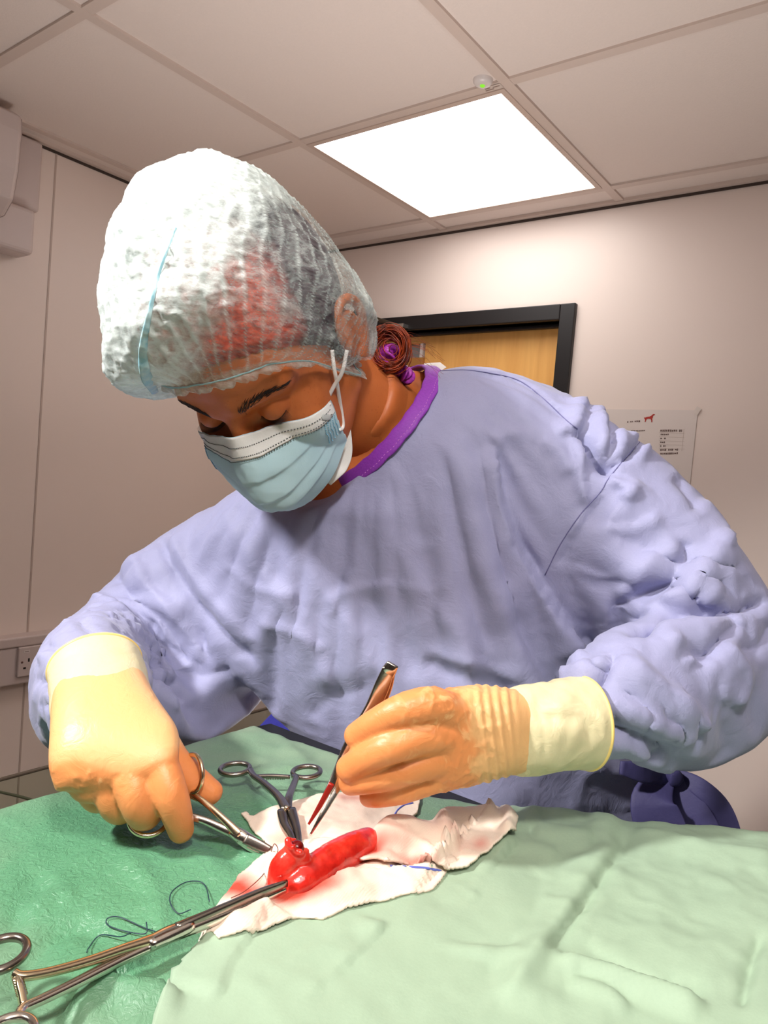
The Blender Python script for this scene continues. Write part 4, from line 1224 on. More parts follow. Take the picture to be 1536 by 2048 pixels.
def maskmesh(r0, r1, lift):
    A = g2[r0:r1]; n0, n1 = A.shape[:2]
    B = A + np.array([0, 0, lift]); Bk = A + np.array([0, 0, lift - .7])
    V = np.vstack([HD(B.reshape(-1, 3)), HD(Bk.reshape(-1, 3))]); N_ = n0 * n1; F = []
    for i in range(n0 - 1):
        for k in range(n1 - 1):
            a_ = i * n1 + k; F.append((a_, a_ + 1, a_ + n1 + 1, a_ + n1)); F.append((N_ + a_, N_ + a_ + n1, N_ + a_ + n1 + 1, N_ + a_ + 1))
    bd_ = [k for k in range(n1)] + [i * n1 + n1 - 1 for i in range(1, n0)] + [(n0 - 1) * n1 + k for k in range(n1 - 2, -1, -1)] + [i * n1 for i in range(n0 - 2, 0, -1)]
    for k in range(len(bd_)):
        a_, b_ = bd_[k], bd_[(k + 1) % len(bd_)]; F.append((b_, a_, N_ + a_, N_ + b_))
    return V, F
m_mask = NT('pale blue mask cloth'); v = m_mask.coord(1.0); n1 = m_mask.noise(v, 600, 3, .7); n2 = m_mask.noise(v, 30, 3)
m_mask.bsdf(m_mask.mix(n2, sr(188, 220, 230), sr(170, 206, 220)), .7, 0, m_mask.bump(n1, .2, .0006), Sheen_Weight=.1); m_mask = m_mask.m
m_mwhite = plain('white mask edging', sr(226, 226, 226), .7, 0, (700, .2))
mask = empty('face_mask', (0, 0, 0)); 
mb = obj('mask_panel', maskmesh(0, NR, 0), m_mask, None, label='pale blue pleated mask')
RB = int(NR * .19)
tb = obj('top_edging', maskmesh(0, RB, .9), m_mwhite, None, label='white top edging of the mask')
dots = []
def on_mask(r, c, lift):
    r0, c0 = int(r), int(c); a_, b_ = r - r0, c - c0; r1, c1 = min(r0 + 1, NR - 1), min(c0 + 1, NC - 1)
    return HD((g2[r0, c0] * (1 - a_) * (1 - b_) + g2[r1, c0] * a_ * (1 - b_) + g2[r0, c1] * (1 - a_) * b_ + g2[r1, c1] * a_ * b_) + np.array([0, 0, lift]))[0]
for rr in (RB * .40, RB * .78, RB * .96):
    k = 2.0
    while k < NC - 3:
        a_, b_ = on_mask(rr, k, 1.25), on_mask(rr, k + .55, 1.25); dots.append(rod([a_, (a_ + b_) / 2, b_], .00035, 5, 1)); k += 1.05
o1 = obj('edge_stitching', join(*dots), plain('dark weld marks', sr(60, 66, 72), .6), None)
m_weld = plain('blue weld dots', sr(120, 178, 206), .5)
for side, c0 in ((1, NC - 1), (-1, 0)):
    wd_ = []
    for i in range(14):
        for j in range(5):
            q = on_mask(RB * 1.05 + i * (NR * .42 / 14), c0 - side * (1.0 + j * 1.25), .35); wd_.append(ball(q, .00062, 1))
    o2 = obj('weld_dots', join(*wd_), m_weld, None); o2.parent = mask; o2['kind'] = 'stuff'
m_loop = plain('white elastic loop', sr(236, 232, 232), .6, 0, (900, .3))
eL = HD(np.array([(77, 24, -93), (83, 20, -108), (82, -6, -112), (78, -30, -103)]))
lp1 = [on_mask(2, NC - 2, 1.5), P(655, 800, .612), P(668, 772, .609), P(684, 745, .603), P(694, 700, .60)] 
lp2 = [on_mask(NR * .55, NC - 1.5, 1.2), P(686, 850, .636), P(679, 800, .622), P(673, 762, .608), P(668, 735, .602), P(664, 700, .60)]
o3 = obj('ear_loop', rod(lp1, .0017, 8, 6, .6), m_loop, None); o4 = obj('ear_loop', rod(lp2, .0017, 8, 6, .6), m_loop, None)
tab_ = maskmesh(int(NR * .1), NR, 0)
fl = [(690, 832, .652), (694, 900, .662), (684, 930, .664), (672, 944, .662), (655, 965, .664)]
o5 = obj('inner_edging', ribbon(fl, [.004, .005, .006, .006, .004]), m_mwhite, None)
# small nose-wire tab with a printed mark at the cheek corner
qa, qb = on_mask(RB * .35, NC - 7, 1.6), on_mask(RB * .85, NC - 3.5, 1.6)
o6 = obj('wire_tab', rod([qa, (qa + qb) / 2, qb], [.0022, .003, .0022], 10, 3, .25), plain('grey mark', sr(176, 180, 182), .6), None)
for x in (mb, tb, o1, o3, o4, o5, o6): x.parent = mask
under(person, mask)
# ------------------------------------------------------------------ gloved hands
def glove(parts, voxel=.0013, smooth=7):
    return remesh(join(*parts), voxel, smooth)
LH = dict(
 palm=[(1075, 1462, .527, 29, 20), (1030, 1463, .522, 30, 21), (985, 1464, .514, 32, 23), (935, 1470, .505, 34, 22), (890, 1478, .498, 33, 19), (855, 1488, .495, 28, 15)],
 index=[(905, 1428, .492, 13, 13), (862, 1411, .482, 12.5, 12.5), (805, 1421, .475, 11.2, 11), (752, 1447, .479, 10, 10), (714, 1471, .486, 9, 9)],
 middle=[(900, 1478, .492, 12, 12), (848, 1474, .480, 12, 12), (790, 1490, .472, 11.5, 11), (740, 1512, .476, 10.5, 10), (699, 1537, .484, 9.5, 9)],
 ring=[(900, 1518, .496, 11.5, 12), (852, 1523, .486, 11.5, 11.5), (790, 1545, .481, 10.8, 10.5), (738, 1557, .484, 10, 9.5), (702, 1564, .490, 9, 8.5)],
 little=[(905, 1548, .502, 10, 10), (855, 1561, .495, 10, 10), (805, 1579, .490, 9.3, 9), (760, 1591, .493, 8, 8), (738, 1594, .498, 7, 7)],
 thumb=[(980, 1430, .53, 13, 13), (900, 1425, .535, 13, 13), (830, 1438, .528, 11.5, 11.5), (770, 1470, .516, 10.5, 10.5), (725, 1505, .508, 9.5, 9)])
RHN = dict(
 palm=[(196, 1352, .552, 32, 25), (203, 1395, .53, 34, 25), (214, 1440, .508, 37, 23), (228, 1490, .49, 41, 21), (240, 1530, .482, 41, 19), (248, 1556, .482, 37, 15)],
 index=[(302, 1510, .487, 12.5, 11.5), (322, 1540, .479, 12.5, 12), (341, 1590, .473, 11.5, 11), (355, 1632, .477, 10, 10), (362, 1660, .483, 8.7, 8.5)],
 middle=[(255, 1522, .484, 12.5, 12), (263, 1560, .473, 12.5, 12), (277, 1603, .471, 12, 12), (287, 1625, .480, 11.5, 11.5), (294, 1627, .495, 10.5, 10.5), (305, 1616, .508, 9.5, 9.5)],
 ring=[(208, 1528, .487, 12.5, 12), (215, 1565, .479, 12, 12), (229, 1602, .480, 11.5, 11.5), (240, 1616, .490, 11, 11), (250, 1611, .504, 10, 10), (264, 1600, .514, 9, 9)],
 little=[(162, 1518, .495, 11.5, 11), (170, 1555, .489, 11, 11), (187, 1588, .49, 10, 10), (197, 1598, .5, 9.5, 9.5), (209, 1593, .512, 8.5, 8.5)],
 thumb=[(285, 1455, .505, 14, 12), (318, 1490, .506, 14, 12.5), (345, 1525, .506, 12.5, 12), (378, 1556, .507, 11.5, 11), (403, 1573, .508, 10.2, 10), (421, 1584, .508, 8.8, 8.6)])
def hand_parts(h, hint):
    out = [limb(h['palm'], 6, 36, hint=hint, round_end=(0, .35), shape=2.3)]
    for f in ('index', 'middle', 'ring', 'little', 'thumb'): out.append(limb(h[f], 6, 24, round_end=(.5, 1.0)))
    return out
m_glove = NT('latex glove'); v = m_glove.coord(1.0)
tg_ = m_glove.attr('tight'); cu = m_glove.attr('cuff')
n1 = m_glove.noise(v, 70, 4, .6, .8); n2 = m_glove.noise(v, 22, 3); n3 = m_glove.noise(v, 500, 2)
sk = m_glove.mix(n2, sr(236, 158, 98), sr(216, 128, 72)); cream = m_glove.mix(n2, sr(232, 182, 126), sr(226, 172, 116)); cf = m_glove.mix(n2, sr(218, 206, 168), sr(208, 198, 158))
# thin latex: where it lifts off the skin in wrinkles it reads paler
liftm = m_glove.ramp(n1, [(.56, 0.0), (.66, 1.0)])
sk2 = m_glove.mix(m_glove.math('MULTIPLY', liftm, m_glove.attr('loose')), sk, sr(238, 178, 122))
col = m_glove.mix(tg_, cream, sk2); col = m_glove.mix(cu, col, cf)
b = m_glove.bump(n1, .22, .004); b = m_glove.bump(n3, .1, .0005, b)
m_glove.bsdf(col, .42, 0, b, Subsurface_Weight=.1, Subsurface_Radius=(.006, .003, .002), Subsurface_Scale=.4, Specular_IOR_Level=.45); m_glove = m_glove.m
m_bead = plain('rolled latex bead', sr(246, 214, 130), .4)

def cuff_tube(rows, hint, th=.0008, n=8, seg=64, wr=.0012, seed=0):
    r = catmull(np.array(rows, float), n); C = PV(r[:, :3]); T, s, nn = frames(C, hint=hint)
    V, F = sweep(C, s, nn, r[:, 3] / 1000, r[:, 4] / 1000, seg, False)
    N_ = vnormals(V, F); k = np.repeat(np.linspace(0, 1, len(C)), seg)
    V = V + N_ * (fbm(V * np.array([45, 45, 45]), 3, seed, True) * wr * np.clip(k * 3, 0, 1) * np.clip((1 - k) * 8, 0.1, 1))[:, None]
    n0 = len(V); Vi = V - N_ * th
    F2 = F + [tuple(n0 + i for i in f[::-1]) for f in F]
    for k in range(seg):
        l = (k + 1) % seg; b0 = (len(C) - 1) * seg; F2.append((b0 + k, b0 + l, n0 + b0 + l, n0 + b0 + k)); F2.append((l, k, n0 + k, n0 + l))
    return np.vstack([V, Vi]), F2, V[(len(C) - 1) * seg:len(C) * seg]

def build_glove(label, hand, hint, cuffrows, tight_fn, loose_fn, wr, seed, stripes=None):
    V, F = glove(hand_parts(hand, hint))
    N_ = vnormals(V, F)
    wrk = fbm(V * 90, 3, seed, True)
    x, y, d = proj(V)
    tg = tight_fn(x, y); lo = loose_fn(x, y)
    V = V + N_ * (np.clip(wrk, 0, 1) ** 1.6 * .0016 * lo)[:, None]
    if stripes is not None: V = V + N_ * stripes(x, y)[:, None]
    cV, cF, rim = cuff_tube(cuffrows, hint, wr=wr, seed=seed)
    g = empty('glove', (0, 0, 0))
    me = mesh('glove_hand', V, F); paint(me, 'tight', tg); paint(me, 'loose', lo); paint(me, 'cuff', np.zeros(len(V)))
    a = link('glove_hand', me, m_glove, None); a['label'] = 'latex gloved hand'
    me = mesh('glove_cuff', cV, cF); paint(me, 'tight', np.zeros(len(cV))); paint(me, 'loose', np.zeros(len(cV))); paint(me, 'cuff', np.ones(len(cV)))
    b = link('glove_cuff', me, m_glove, None); b['label'] = 'pale latex cuff'
    c_ = obj('cuff_bead', rod(rim[::2], .0016, 8, 2, closed=True), m_bead, None, label='yellow rolled cuff edge')
    for o in (a, b, c_): o.parent = g
    g['label'] = label
    under(person, g)
    return V, F, a
sig = lambda x: 1 / (1 + np.exp(-np.clip(x, -40, 40)))
hLh = dirw(0, 1, 0)
LHV, LHF, _ = build_glove('cream latex glove holding the tweezers', LH, hLh,
    [(1010, 1464, .520, 27, 17), (1032, 1462, .523, 31.0, 22.6), (1055, 1460, .526, 32, 25), (1100, 1453, .532, 33, 28), (1140, 1448, .538, 33.5, 30), (1170, 1446, .543, 33.5, 31)],
    lambda x, y: sig((945 - x + .25 * (y - 1470) + 22 * vnoise(np.column_stack([x / 34, y / 34, x * 0]), 5) + 16 * vnoise(np.column_stack([x / 12, y / 22, x * 0]), 6)) / 7), lambda x, y: sig((x - 830) / 30) * sig((1000 - x) / 20), .0022, 3,
    lambda x, y: .0006 * np.sin((x - .12 * (y - 1470)) / 3.0) * sig((x - 950) / 10) * sig((1030 - x) / 6))
hRh = dirw(1, .12, 0)
bnd = lambda x: np.interp(x, [100, 150, 200, 235, 270, 310, 345, 360], [1528, 1518, 1536, 1543, 1540, 1526, 1512, 1490])
RHV, RHF, _ = build_glove('cream latex glove gripping the needle holder', RHN, hRh,
    [(214, 1440, .510, 34, 20), (206, 1408, .525, 34.6, 25.4), (200, 1378, .540, 34.8, 27.4), (195, 1350, .553, 34.6, 28.4), (191, 1333, .562, 34, 29)],
    lambda x, y: sig((y - bnd(x)) / 4), lambda x, y: sig((y - 1535) / 10) * sig((1580 - y) / 15) * sig((270 - x) / 15), .0008, 6)
# ------------------------------------------------------------------ draped table
Z0 = CAM[2] - .27
Rg = nrm(RC[0] * np.array([1, 1, 0])); Fg = nrm(RC[2] * np.array([1, 1, 0]))
def PZ(px, py, h=0.0): return onz(px, py, Z0 + h)
def ground(px, py, h=0.0):
    q = PZ(px, py, h) - CAM; return np.array([q @ Rg, q @ Fg])
def poly_sd(x, y, poly):
    """signed distance to a polygon, negative inside"""
    p = np.asarray(poly, float); d = np.full(len(x), 1e9); ins = np.zeros(len(x), bool); n = len(p)
    for i in range(n):
        a, b = p[i], p[(i + 1) % n]; e = b - a
        t = np.clip(((x - a[0]) * e[0] + (y - a[1]) * e[1]) / max(e @ e, 1e-12), 0, 1)
        d = np.minimum(d, np.hypot(x - a[0] - t * e[0], y - a[1] - t * e[1]))
        c = ((a[1] > y) != (b[1] > y)) & (x < (b[0] - a[0]) * (y - a[1]) / (b[1] - a[1] + 1e-15) + a[0]); ins ^= c
    return np.where(ins, -d, d)
def gridmesh(r0, r1, f0, f1, step):
    r = np.arange(r0, r1, step); f = np.arange(f0, f1, step); A, B = np.meshgrid(r, f, indexing='ij'); return A.ravel(), B.ravel(), len(r), len(f)
def gfaces(nr, nf, keep=None):
    i = np.arange((nr - 1) * (nf - 1)); a = (i // (nf - 1)) * nf + i % (nf - 1)
    F = np.stack([a, a + nf, a + nf + 1, a + 1], 1)
    if keep is not None: F = F[keep[F].all(1)]
    return F
def compact(V, F, *extra):
    u = np.unique(F); m = np.full(len(V), -1); m[u] = np.arange(len(u)); return (V[u], [tuple(q) for q in m[F]]) + tuple(e[u] for e in extra)
def gpt(A, B, z): return CAM * np.array([1, 1, 0]) + np.outer(A, Rg) + np.outer(B, Fg) + np.outer(z, [0, 0, 1])
def relief(V, folds):
    """height added by fold lines drawn where they lie on the cloth"""
    x, y, _ = proj(V); h = np.zeros(len(V))
    for pts, w, hm, kind in folds:
        p = catmull(np.array(pts, float), 6); di, t, sg = polydist(x, y, p)
        di = di * (1 + .3 * vnoise(np.column_stack([x / 45, y / 45, np.full(len(x), w)]), 9))
        end = np.clip(np.minimum(t, 1 - t) * 6, 0, 1); end = end * end * (3 - 2 * end)
        if kind == 0: q = np.exp(-np.abs(di / w) ** 1.5)
        elif kind == 1: q = np.where(sg < 0, -.4 * np.exp(-(di / w) ** 2), np.exp(-(di / (2.5 * w)) ** 2))
        elif kind == 2: u_ = di * sg; q = np.exp(-(u_ / w) ** 2) - .7 * np.exp(-((u_ + 1.4 * w) / w) ** 2)
        else: q = np.maximum(1 - di / w, 0) ** 1.3
        h += hm / 1000 * q * end
    return h
def drape_mat(name, c1, c2, rough, wetattr=False):
    t = NT(name); v = t.coord(1.0)
    n1 = t.noise(v, 520, 3, .65); n2 = t.noise(v, 26, 4); n3 = t.noise(v, 190, 3, .6, 1.2)
    c = t.mix(n2, c1, c2); c = t.mix(t.math('MULTIPLY', n1, .3), c, tuple(min(1, x * 1.25) for x in c1))
    b = t.bump(n1, .2, .0006)
    if wetattr:
        w = t.attr('wet'); c = t.mix(t.math('MULTIPLY', w, .75), c, sr(70, 142, 102))
        b = t.bump(t.math('MULTIPLY', n3, w), .5, .004, b)
        r = t.math('SUBTRACT', rough, t.math('MULTIPLY', w, .28))
    else: r = rough
    t.bsdf(c, r, 0, b, Specular_IOR_Level=.4); return t.m
TOP = [(500, 1447), (648, 1503), (760, 1548), (860, 1598), (1030, 1622), (1180, 1646), (1300, 1668), (1400, 1676), (1536, 1682), (1800, 1700), (2300, 2300), (900, 2900), (-500, 2600), (-700, 2000), (-300, 1680), (0, 1606), (110, 1574), (240, 1534), (372, 1486)]
poly = np.array([ground(*p) for p in TOP])
A, B, nr, nf = gridmesh(poly[:, 0].min() - .06, poly[:, 0].max() + .03, .10, poly[:, 1].max() + .06, .0036)
sd = poly_sd(A, B, poly)
z = np.full(len(A), Z0); Vb = gpt(A, B, z)
DF = [([(0, 1800), (180, 1690), (330, 1585)], 7, -1.6, 0), ([(240, 1720), (300, 1790), (330, 1900)], 16, 3, 0), ([(380, 1690), (430, 1720), (500, 1760)], 16, -4, 0), ([(390, 1640), (470, 1560), (560, 1560), (640, 1530)], 7, 2, 0), ([(440, 1590), (560, 1570), (650, 1520)], 5, -1.5, 0),
      ([(180, 1960), (240, 1990), (370, 2012)], 18, 9, 1), ([(120, 2048), (190, 1965), (270, 1900)], 20, 6, 1), ([(0, 1900), (60, 1800), (110, 1760)], 22, -4, 0), ([(40, 1830), (120, 1790), (150, 1820)], 16, 4, 0), ([(0, 1990), (80, 1900), (160, 1860), (230, 1900)], 20, -5, 0), ([(560, 1490), (600, 1530), (620, 1590)], 16, 3, 0), ([(520, 1620), (500, 1560), (520, 1530)], 12, -3, 0)]
z = z + relief(Vb, DF) + .004 * fbm(Vb * 9, 3, 2) + .0014 * fbm(Vb * 34, 3, 5, True) + .012 * np.exp(-((A + .02) ** 2 + (B - .5) ** 2) / .02)
o_ = np.maximum(sd + .012, 0); z = z - np.where(o_ < .02, o_ ** 2 / .03, .0133 + (o_ - .02) * 9)
Vd_ = gpt(A, B, z)
wet = np.clip(1.25 * np.exp(-(((A + .13) / .16) ** 2 + ((B - .46) / .16) ** 2)) + .38 * fbm(np.column_stack([A, B, A * 0]) * 16, 3, 8), 0, 1)
F = gfaces(nr, nf, sd < .05)
V, F, we = compact(Vd_, F, wet)
m_drape = drape_mat('green surgical drape', sr(134, 152, 130), sr(120, 140, 118), .62, True)
table = empty('draped_table', gpt(np.array([.1]), np.array([.7]), np.array([0.]))[0], label='operating table under the green surgical drape with the wet patch', cat='operating table')
me = mesh('surgical_drape', V, F); paint(me, 'wet', we)
o = link('surgical_drape', me, m_drape, None); o['label'] = 'green cloth drape, wet near the wound'
sol = o.modifiers.new('t', 'SOLIDIFY'); sol.thickness = .0012; sol.offset = -1
# black mat edge showing beyond the drape, table top and column
e0, e1_ = ground(512, 1448), ground(680, 1514); en = np.array([e1_[1] - e0[1], -(e1_[0] - e0[0])]); en /= np.linalg.norm(en)
if en @ (poly.mean(0) - e0) > 0: en = -en
ed = (e1_ - e0) / np.linalg.norm(e1_ - e0); e2_ = e0 + ed * .45
q = [e0 - en * .01, e2_ - en * .01, e2_ + en * .016, e0 + en * .013 + ed * .004]
zt = Z0 - .001
Vq = np.array([gpt(np.array([a[0]]), np.array([a[1]]), np.array([zz]))[0] for zz in (zt - .03, zt) for a in q])
Fq = [(0, 1, 2, 3), (7, 6, 5, 4)] + [(k, 4 + k, 4 + (k + 1) % 4, (k + 1) % 4) for k in range(4)]
mat_o = obj('black_mat', (Vq, Fq), m_black, None, False, label='black mat edge')
c0 = poly.mean(0)
ax1 = np.column_stack([Rg, Fg, [0, 0, 1]])
tt0 = gpt(np.array([.08]), np.array([.40]), np.array([0.]))[0]
o2 = obj('table_top', box((tt0[0], tt0[1], Z0 - .06), (.40, .26, .04), ax1), m_steel, None, False)
o3 = obj('column', join(box((tt0[0], tt0[1], Z0 / 2 - .05), (.16, .16, Z0 - .12), ax1), box((tt0[0], tt0[1], .03), (.4, .36, .06), ax1)), m_steel, None, False)
under(table, o, mat_o, o2, o3)
dtree = BVHTree.FromPolygons([tuple(v) for v in V], F)
def floor_z(V, *trees):
    """height of whatever cloth already lies under each point"""
    out = np.full(len(V), -9.0); dn = Vector((0, 0, -1))
    for i, v in enumerate(V):
        for t in trees:
            h = t.ray_cast(Vector((v[0], v[1], 2.0)), dn)
            if h[0] is not None and h[0][2] > out[i]: out[i] = h[0][2]
    return out
def snap(A, B, nr, nf, sd, ok):
    """move the outermost grid points of a patch onto its outline"""
    g0, g1 = np.gradient(sd.reshape(nr, nf)); g = np.stack([g0.ravel(), g1.ravel()], 1); st_ = (A.reshape(nr, nf)[1, 0] - A[0]); g /= st_
    l = np.maximum((g ** 2).sum(1), .2); m = (sd > 0) & ok
    return A - np.where(m, sd * g[:, 0] / l, 0), B - np.where(m, sd * g[:, 1] / l, 0)
def dz_(px, py):
    p = cast(px, py, dtree); return p[2] if p is not None else Z0

# second drape laid over the right and front
SH = [(250, 2300), (300, 2060), (352, 1962), (424, 1884), (560, 1838), (700, 1800), (850, 1776), (900, 1728), (955, 1676), (1003, 1640), (1032, 1623), (1180, 1645), (1300, 1667), (1400, 1675), (1536, 1681), (1800, 1699), (2250, 2290), (900, 2850)]
poly2 = np.array([ground(*p) for p in SH])
A, B, nr, nf = gridmesh(poly2[:, 0].min() - .03, poly2[:, 0].max() + .03, .10, poly2[:, 1].max() + .05, .0027)
sd = poly_sd(A, B, poly2); Vb = gpt(A, B, np.full(len(A), Z0))
SF = [([(1246, 1690), (1180, 1780), (1110, 1880), (1062, 1945), (1000, 2048)], 70, 8, 3), ([(1262, 1692), (1196, 1786), (1126, 1886), (1080, 1945)], 15, -7, 0), ([(690, 1872), (860, 1908), (1000, 1932), (1062, 1944)], 17, 3.5, 2), ([(1095, 1938), (1200, 1970), (1300, 2010), (1420, 2060)], 18, 8, 2), ([(1130, 1985), (1200, 2010), (1260, 2050)], 16, 4, 2),
      ([(1246, 1690), (1350, 1712), (1450, 1738), (1580, 1760)], 40, 6, 3), ([(1246, 1690), (1150, 1672), (1060, 1668), (985, 1700)], 30, 5, 3), ([(960, 1680), (880, 1760), (800, 1850), (690, 1960), (560, 2060)], 60, 4, 1), ([(560, 1845), (480, 1930), (420, 2048)], 40, 5, 1), ([(1030, 1640), (1130, 1650), (1250, 1680)], 14, 5, 0), ([(1520, 1900), (1490, 2000), (1480, 2060)], 12, -5, 0),
      ([(1040, 1700), (980, 1760), (940, 1840)], 50, 4, 1), ([(1060, 1680), (1120, 1690), (1190, 1700)], 15, 5, 2), ([(980, 1720), (1060, 1710), (1120, 1730)], 15, 3, 2)]
lift = .004 + .006 * np.exp(-np.abs(sd) / .012) * (.6 + .6 * vnoise(Vb * 22, 3))
zz = np.full(len(A), Z0) + lift + relief(Vb, SF) + .0035 * fbm(Vb * 8, 3, 22) + .0022 * fbm(Vb * 30, 3, 25, True) + .010 * np.clip((A - .08) / .25, 0, 1) * np.exp(-((B - .42) / .2) ** 2)
Vt0 = np.array(PZ(0, 0)) ; far = poly_sd(A, B, np.array([ground(*p) for p in TOP]))
o_ = np.maximum(far + .014, 0) * (A > .06); zz = zz - np.where(o_ < .02, o_ ** 2 / .03, .0133 + (o_ - .02) * 9)
zz = np.maximum(zz, Z0 - .3)
fz = floor_z(Vb, dtree); zz = np.where(o_ > .004, zz, np.maximum(zz, fz + .0022)); zz = np.where(o_ > .004, np.maximum(zz, np.where(far < .03, fz + .002, -9)), zz)
ok = (sd < 0) | ((far > -.01) & (far < .045) & (A > ground(1040, 1623)[0]))
sd_ = np.where(far > -.012, -1.0, sd); ok = ok | (sd < .003); A, B = snap(A, B, nr, nf, np.where(sd_ < .004, sd_, 0), ok)
V2, F2 = compact(gpt(A, B, zz), gfaces(nr, nf, ok))
m_drape2 = drape_mat('pale green drape', sr(152, 174, 150), sr(140, 162, 140), .66)
sheet = obj('drape_sheet', (V2, F2), m_drape2, None, label='pale green creased paper drape lying over the right of the table', cat='surgical drape')
sol = sheet.modifiers.new('t', 'SOLIDIFY'); sol.thickness = .001; sol.offset = 1
stree = BVHTree.FromPolygons([tuple(v) for v in V2], F2)

# ------------------------------------------------------------------ gauze swabs
def gauze_mat(name, seed):
    t = NT(name); v = t.coord(1.0)
    n1 = t.noise(v, 900, 2, .6); n2 = t.noise(v, 30, 4, .6); st_ = t.attr('stain')
    wv = t.n('ShaderNodeTexWave', i_Scale=260.0, i_Distortion=1.0); t.l(v, wv.inputs['Vector'])
    c = t.mix(n2, sr(238, 222, 206), sr(228, 208, 190))
    bl = t.math('MULTIPLY', st_, t.math('ADD', n2, .9), True)
    c = t.mix(bl, c, sr(196, 62, 44))
    t.bsdf(c, .85, 0, t.bump(n1, .3, .0006, t.bump(wv.outputs['Fac'], .12, .0004)), Subsurface_Weight=.06, Subsurface_Radius=(.004, .002, .0015), Subsurface_Scale=.4); return t.m
def swab(name, P_, base, folds, stains, seed, rough=.0022, under_=(), lie=.0, **k):
    p = np.array([ground(a, b, base) for a, b in P_]); A, B, nr, nf = gridmesh(p[:, 0].min() - .01, p[:, 0].max() + .01, p[:, 1].min() - .01, p[:, 1].max() + .01, .0016)
    Vb = gpt(A, B, np.full(len(A), Z0 + base))
    sd = poly_sd(A, B, p) + .0012 * vnoise(Vb * 130, seed)
    h = relief(Vb, folds) + rough * fbm(Vb * 38, 4, seed) + .0009 * fbm(Vb * 90, 2, seed + 4, True)
    hg = h.reshape(nr, nf)
    for _ in range(5):
        q_ = np.pad(hg, 1, mode='edge'); hg = (q_[:-2, 1:-1] + q_[2:, 1:-1] + q_[1:-1, :-2] + q_[1:-1, 2:] + 2 * q_[1:-1, 1:-1]) / 6
    h = hg.ravel() + .0004 * fbm(Vb * 160, 2, seed)
    edge = np.clip(-sd / .006, 0, 1)
    x, y, _ = proj(Vb); s = np.zeros(len(A))
    for (sx, sy, rx, ry, w) in stains: s += w * np.exp(-((x - sx) / rx) ** 2 - ((y - sy) / ry) ** 2)
    s = np.clip(s + .18 * fbm(Vb * 45, 3, seed + 9) * (s > .05), 0, 1)
    ok = sd < .0015
    fz = np.full(len(A), -9.0); fz[ok] = floor_z(Vb[ok], dtree, stree, *under_)
    A, B = snap(A, B, nr, nf, sd, ok)
    zf = np.maximum(fz + .0016 + lie + np.maximum(h, 0) * (.3 + .7 * edge), 0)
    V, F, s_ = compact(gpt(A, B, zf), gfaces(nr, nf, ok), s)
    me = mesh(name, V, F); paint(me, 'stain', s_)
    o = link(name, me, gauze_mat(name + ' cotton', seed), None); setp(o, **k)
    m = o.modifiers.new('t', 'SOLIDIFY'); m.thickness = .0016; m.offset = 0
    return o, BVHTree.FromPolygons([tuple(v) for v in V], F)
g1_, t1 = swab('gauze_swab', [(476, 1640), (484, 1636), (496, 1648), (560, 1624), (640, 1600), (720, 1592), (834, 1590), (830, 1625), (800, 1660), (740, 1690), (660, 1730), (580, 1740), (530, 1710), (505, 1680)], .008,
    [([(500, 1660), (600, 1640), (720, 1625), (820, 1600)], 30, 3, 0)], [(690, 1610, 40, 10, .35), (650, 1640, 60, 20, .18), (560, 1690, 40, 20, .25), (740, 1610, 20, 8, .3)], 3,
    label='flat cotton gauze swab at the back of the wound under the tweezer tips', cat='gauze swab', group='gauze swabs round the wound')
g2_, t2 = swab('gauze_swab', [(392, 1872), (408, 1836), (432, 1800), (470, 1755), (520, 1716), (570, 1700), (640, 1690), (720, 1700), (800, 1712), (880, 1722), (905, 1728), (884, 1752), (852, 1786), (760, 1806), (690, 1822), (640, 1842), (590, 1838), (530, 1862), (430, 1884), (416, 1870)], .010,
    [([(500, 1850), (600, 1790), (720, 1790), (860, 1760)], 26, 4, 0), ([(440, 1860), (520, 1830), (600, 1845)], 18, 5, 1), ([(590, 1830), (660, 1810), (760, 1800)], 14, 4, 0), ([(560, 1800), (640, 1780), (700, 1745)], 22, 3, 0), ([(420, 1850), (480, 1780), (540, 1720)], 24, 3, 0), ([(680, 1800), (720, 1760), (800, 1735)], 20, 5, 0)],
    [(470, 1775, 34, 26, .62), (530, 1790, 60, 16, .5), (570, 1808, 55, 18, .75), (640, 1790, 60, 20, .6), (690, 1750, 50, 16, .55), (480, 1845, 50, 14, .25), (790, 1735, 60, 10, .35), (860, 1730, 40, 6, .4)], 13, .0022, (t1,),
    label='blood-stained gauze swab spread under the red bowel loop and clamp jaws', cat='gauze swab', group='gauze swabs round the wound')
g3_, t3 = swab('gauze_swab', [(690, 1712), (706, 1686), (742, 1668), (790, 1664), (830, 1652), (872, 1636), (905, 1622), (960, 1612), (1008, 1610), (1030, 1640), (1024, 1668), (1000, 1682), (972, 1700), (930, 1730), (890, 1738), (820, 1738), (760, 1745), (720, 1742)], .014,
    [([(720, 1700), (790, 1690), (860, 1700), (930, 1680)], 26, 13, 0), ([(860, 1650), (930, 1640), (1000, 1625)], 26, 14, 0), ([(900, 1700), (950, 1660), (1020, 1640)], 22, -5, 0), ([(740, 1690), (830, 1670), (900, 1650)], 22, 8, 1), ([(790, 1735), (850, 1705), (900, 1715), (970, 1690)], 12, -7, 0), ([(1000, 1620), (1020, 1645), (1010, 1680)], 20, 10, 0), ([(700, 1710), (760, 1720), (800, 1735)], 14, -5, 0)],
    [(780, 1715, 50, 16, .35), (880, 1690, 60, 20, .12), (740, 1720, 30, 20, .5), (960, 1690, 14, 10, .3), (830, 1735, 40, 8, .5)], 23, .0016, (t1, t2), .003,
    label='bunched white gauze swab heaped beside the bowel under the gloved left hand', cat='gauze swab', group='gauze swabs round the wound')
m_xray = plain('blue marker thread', sr(92, 104, 190), .6)
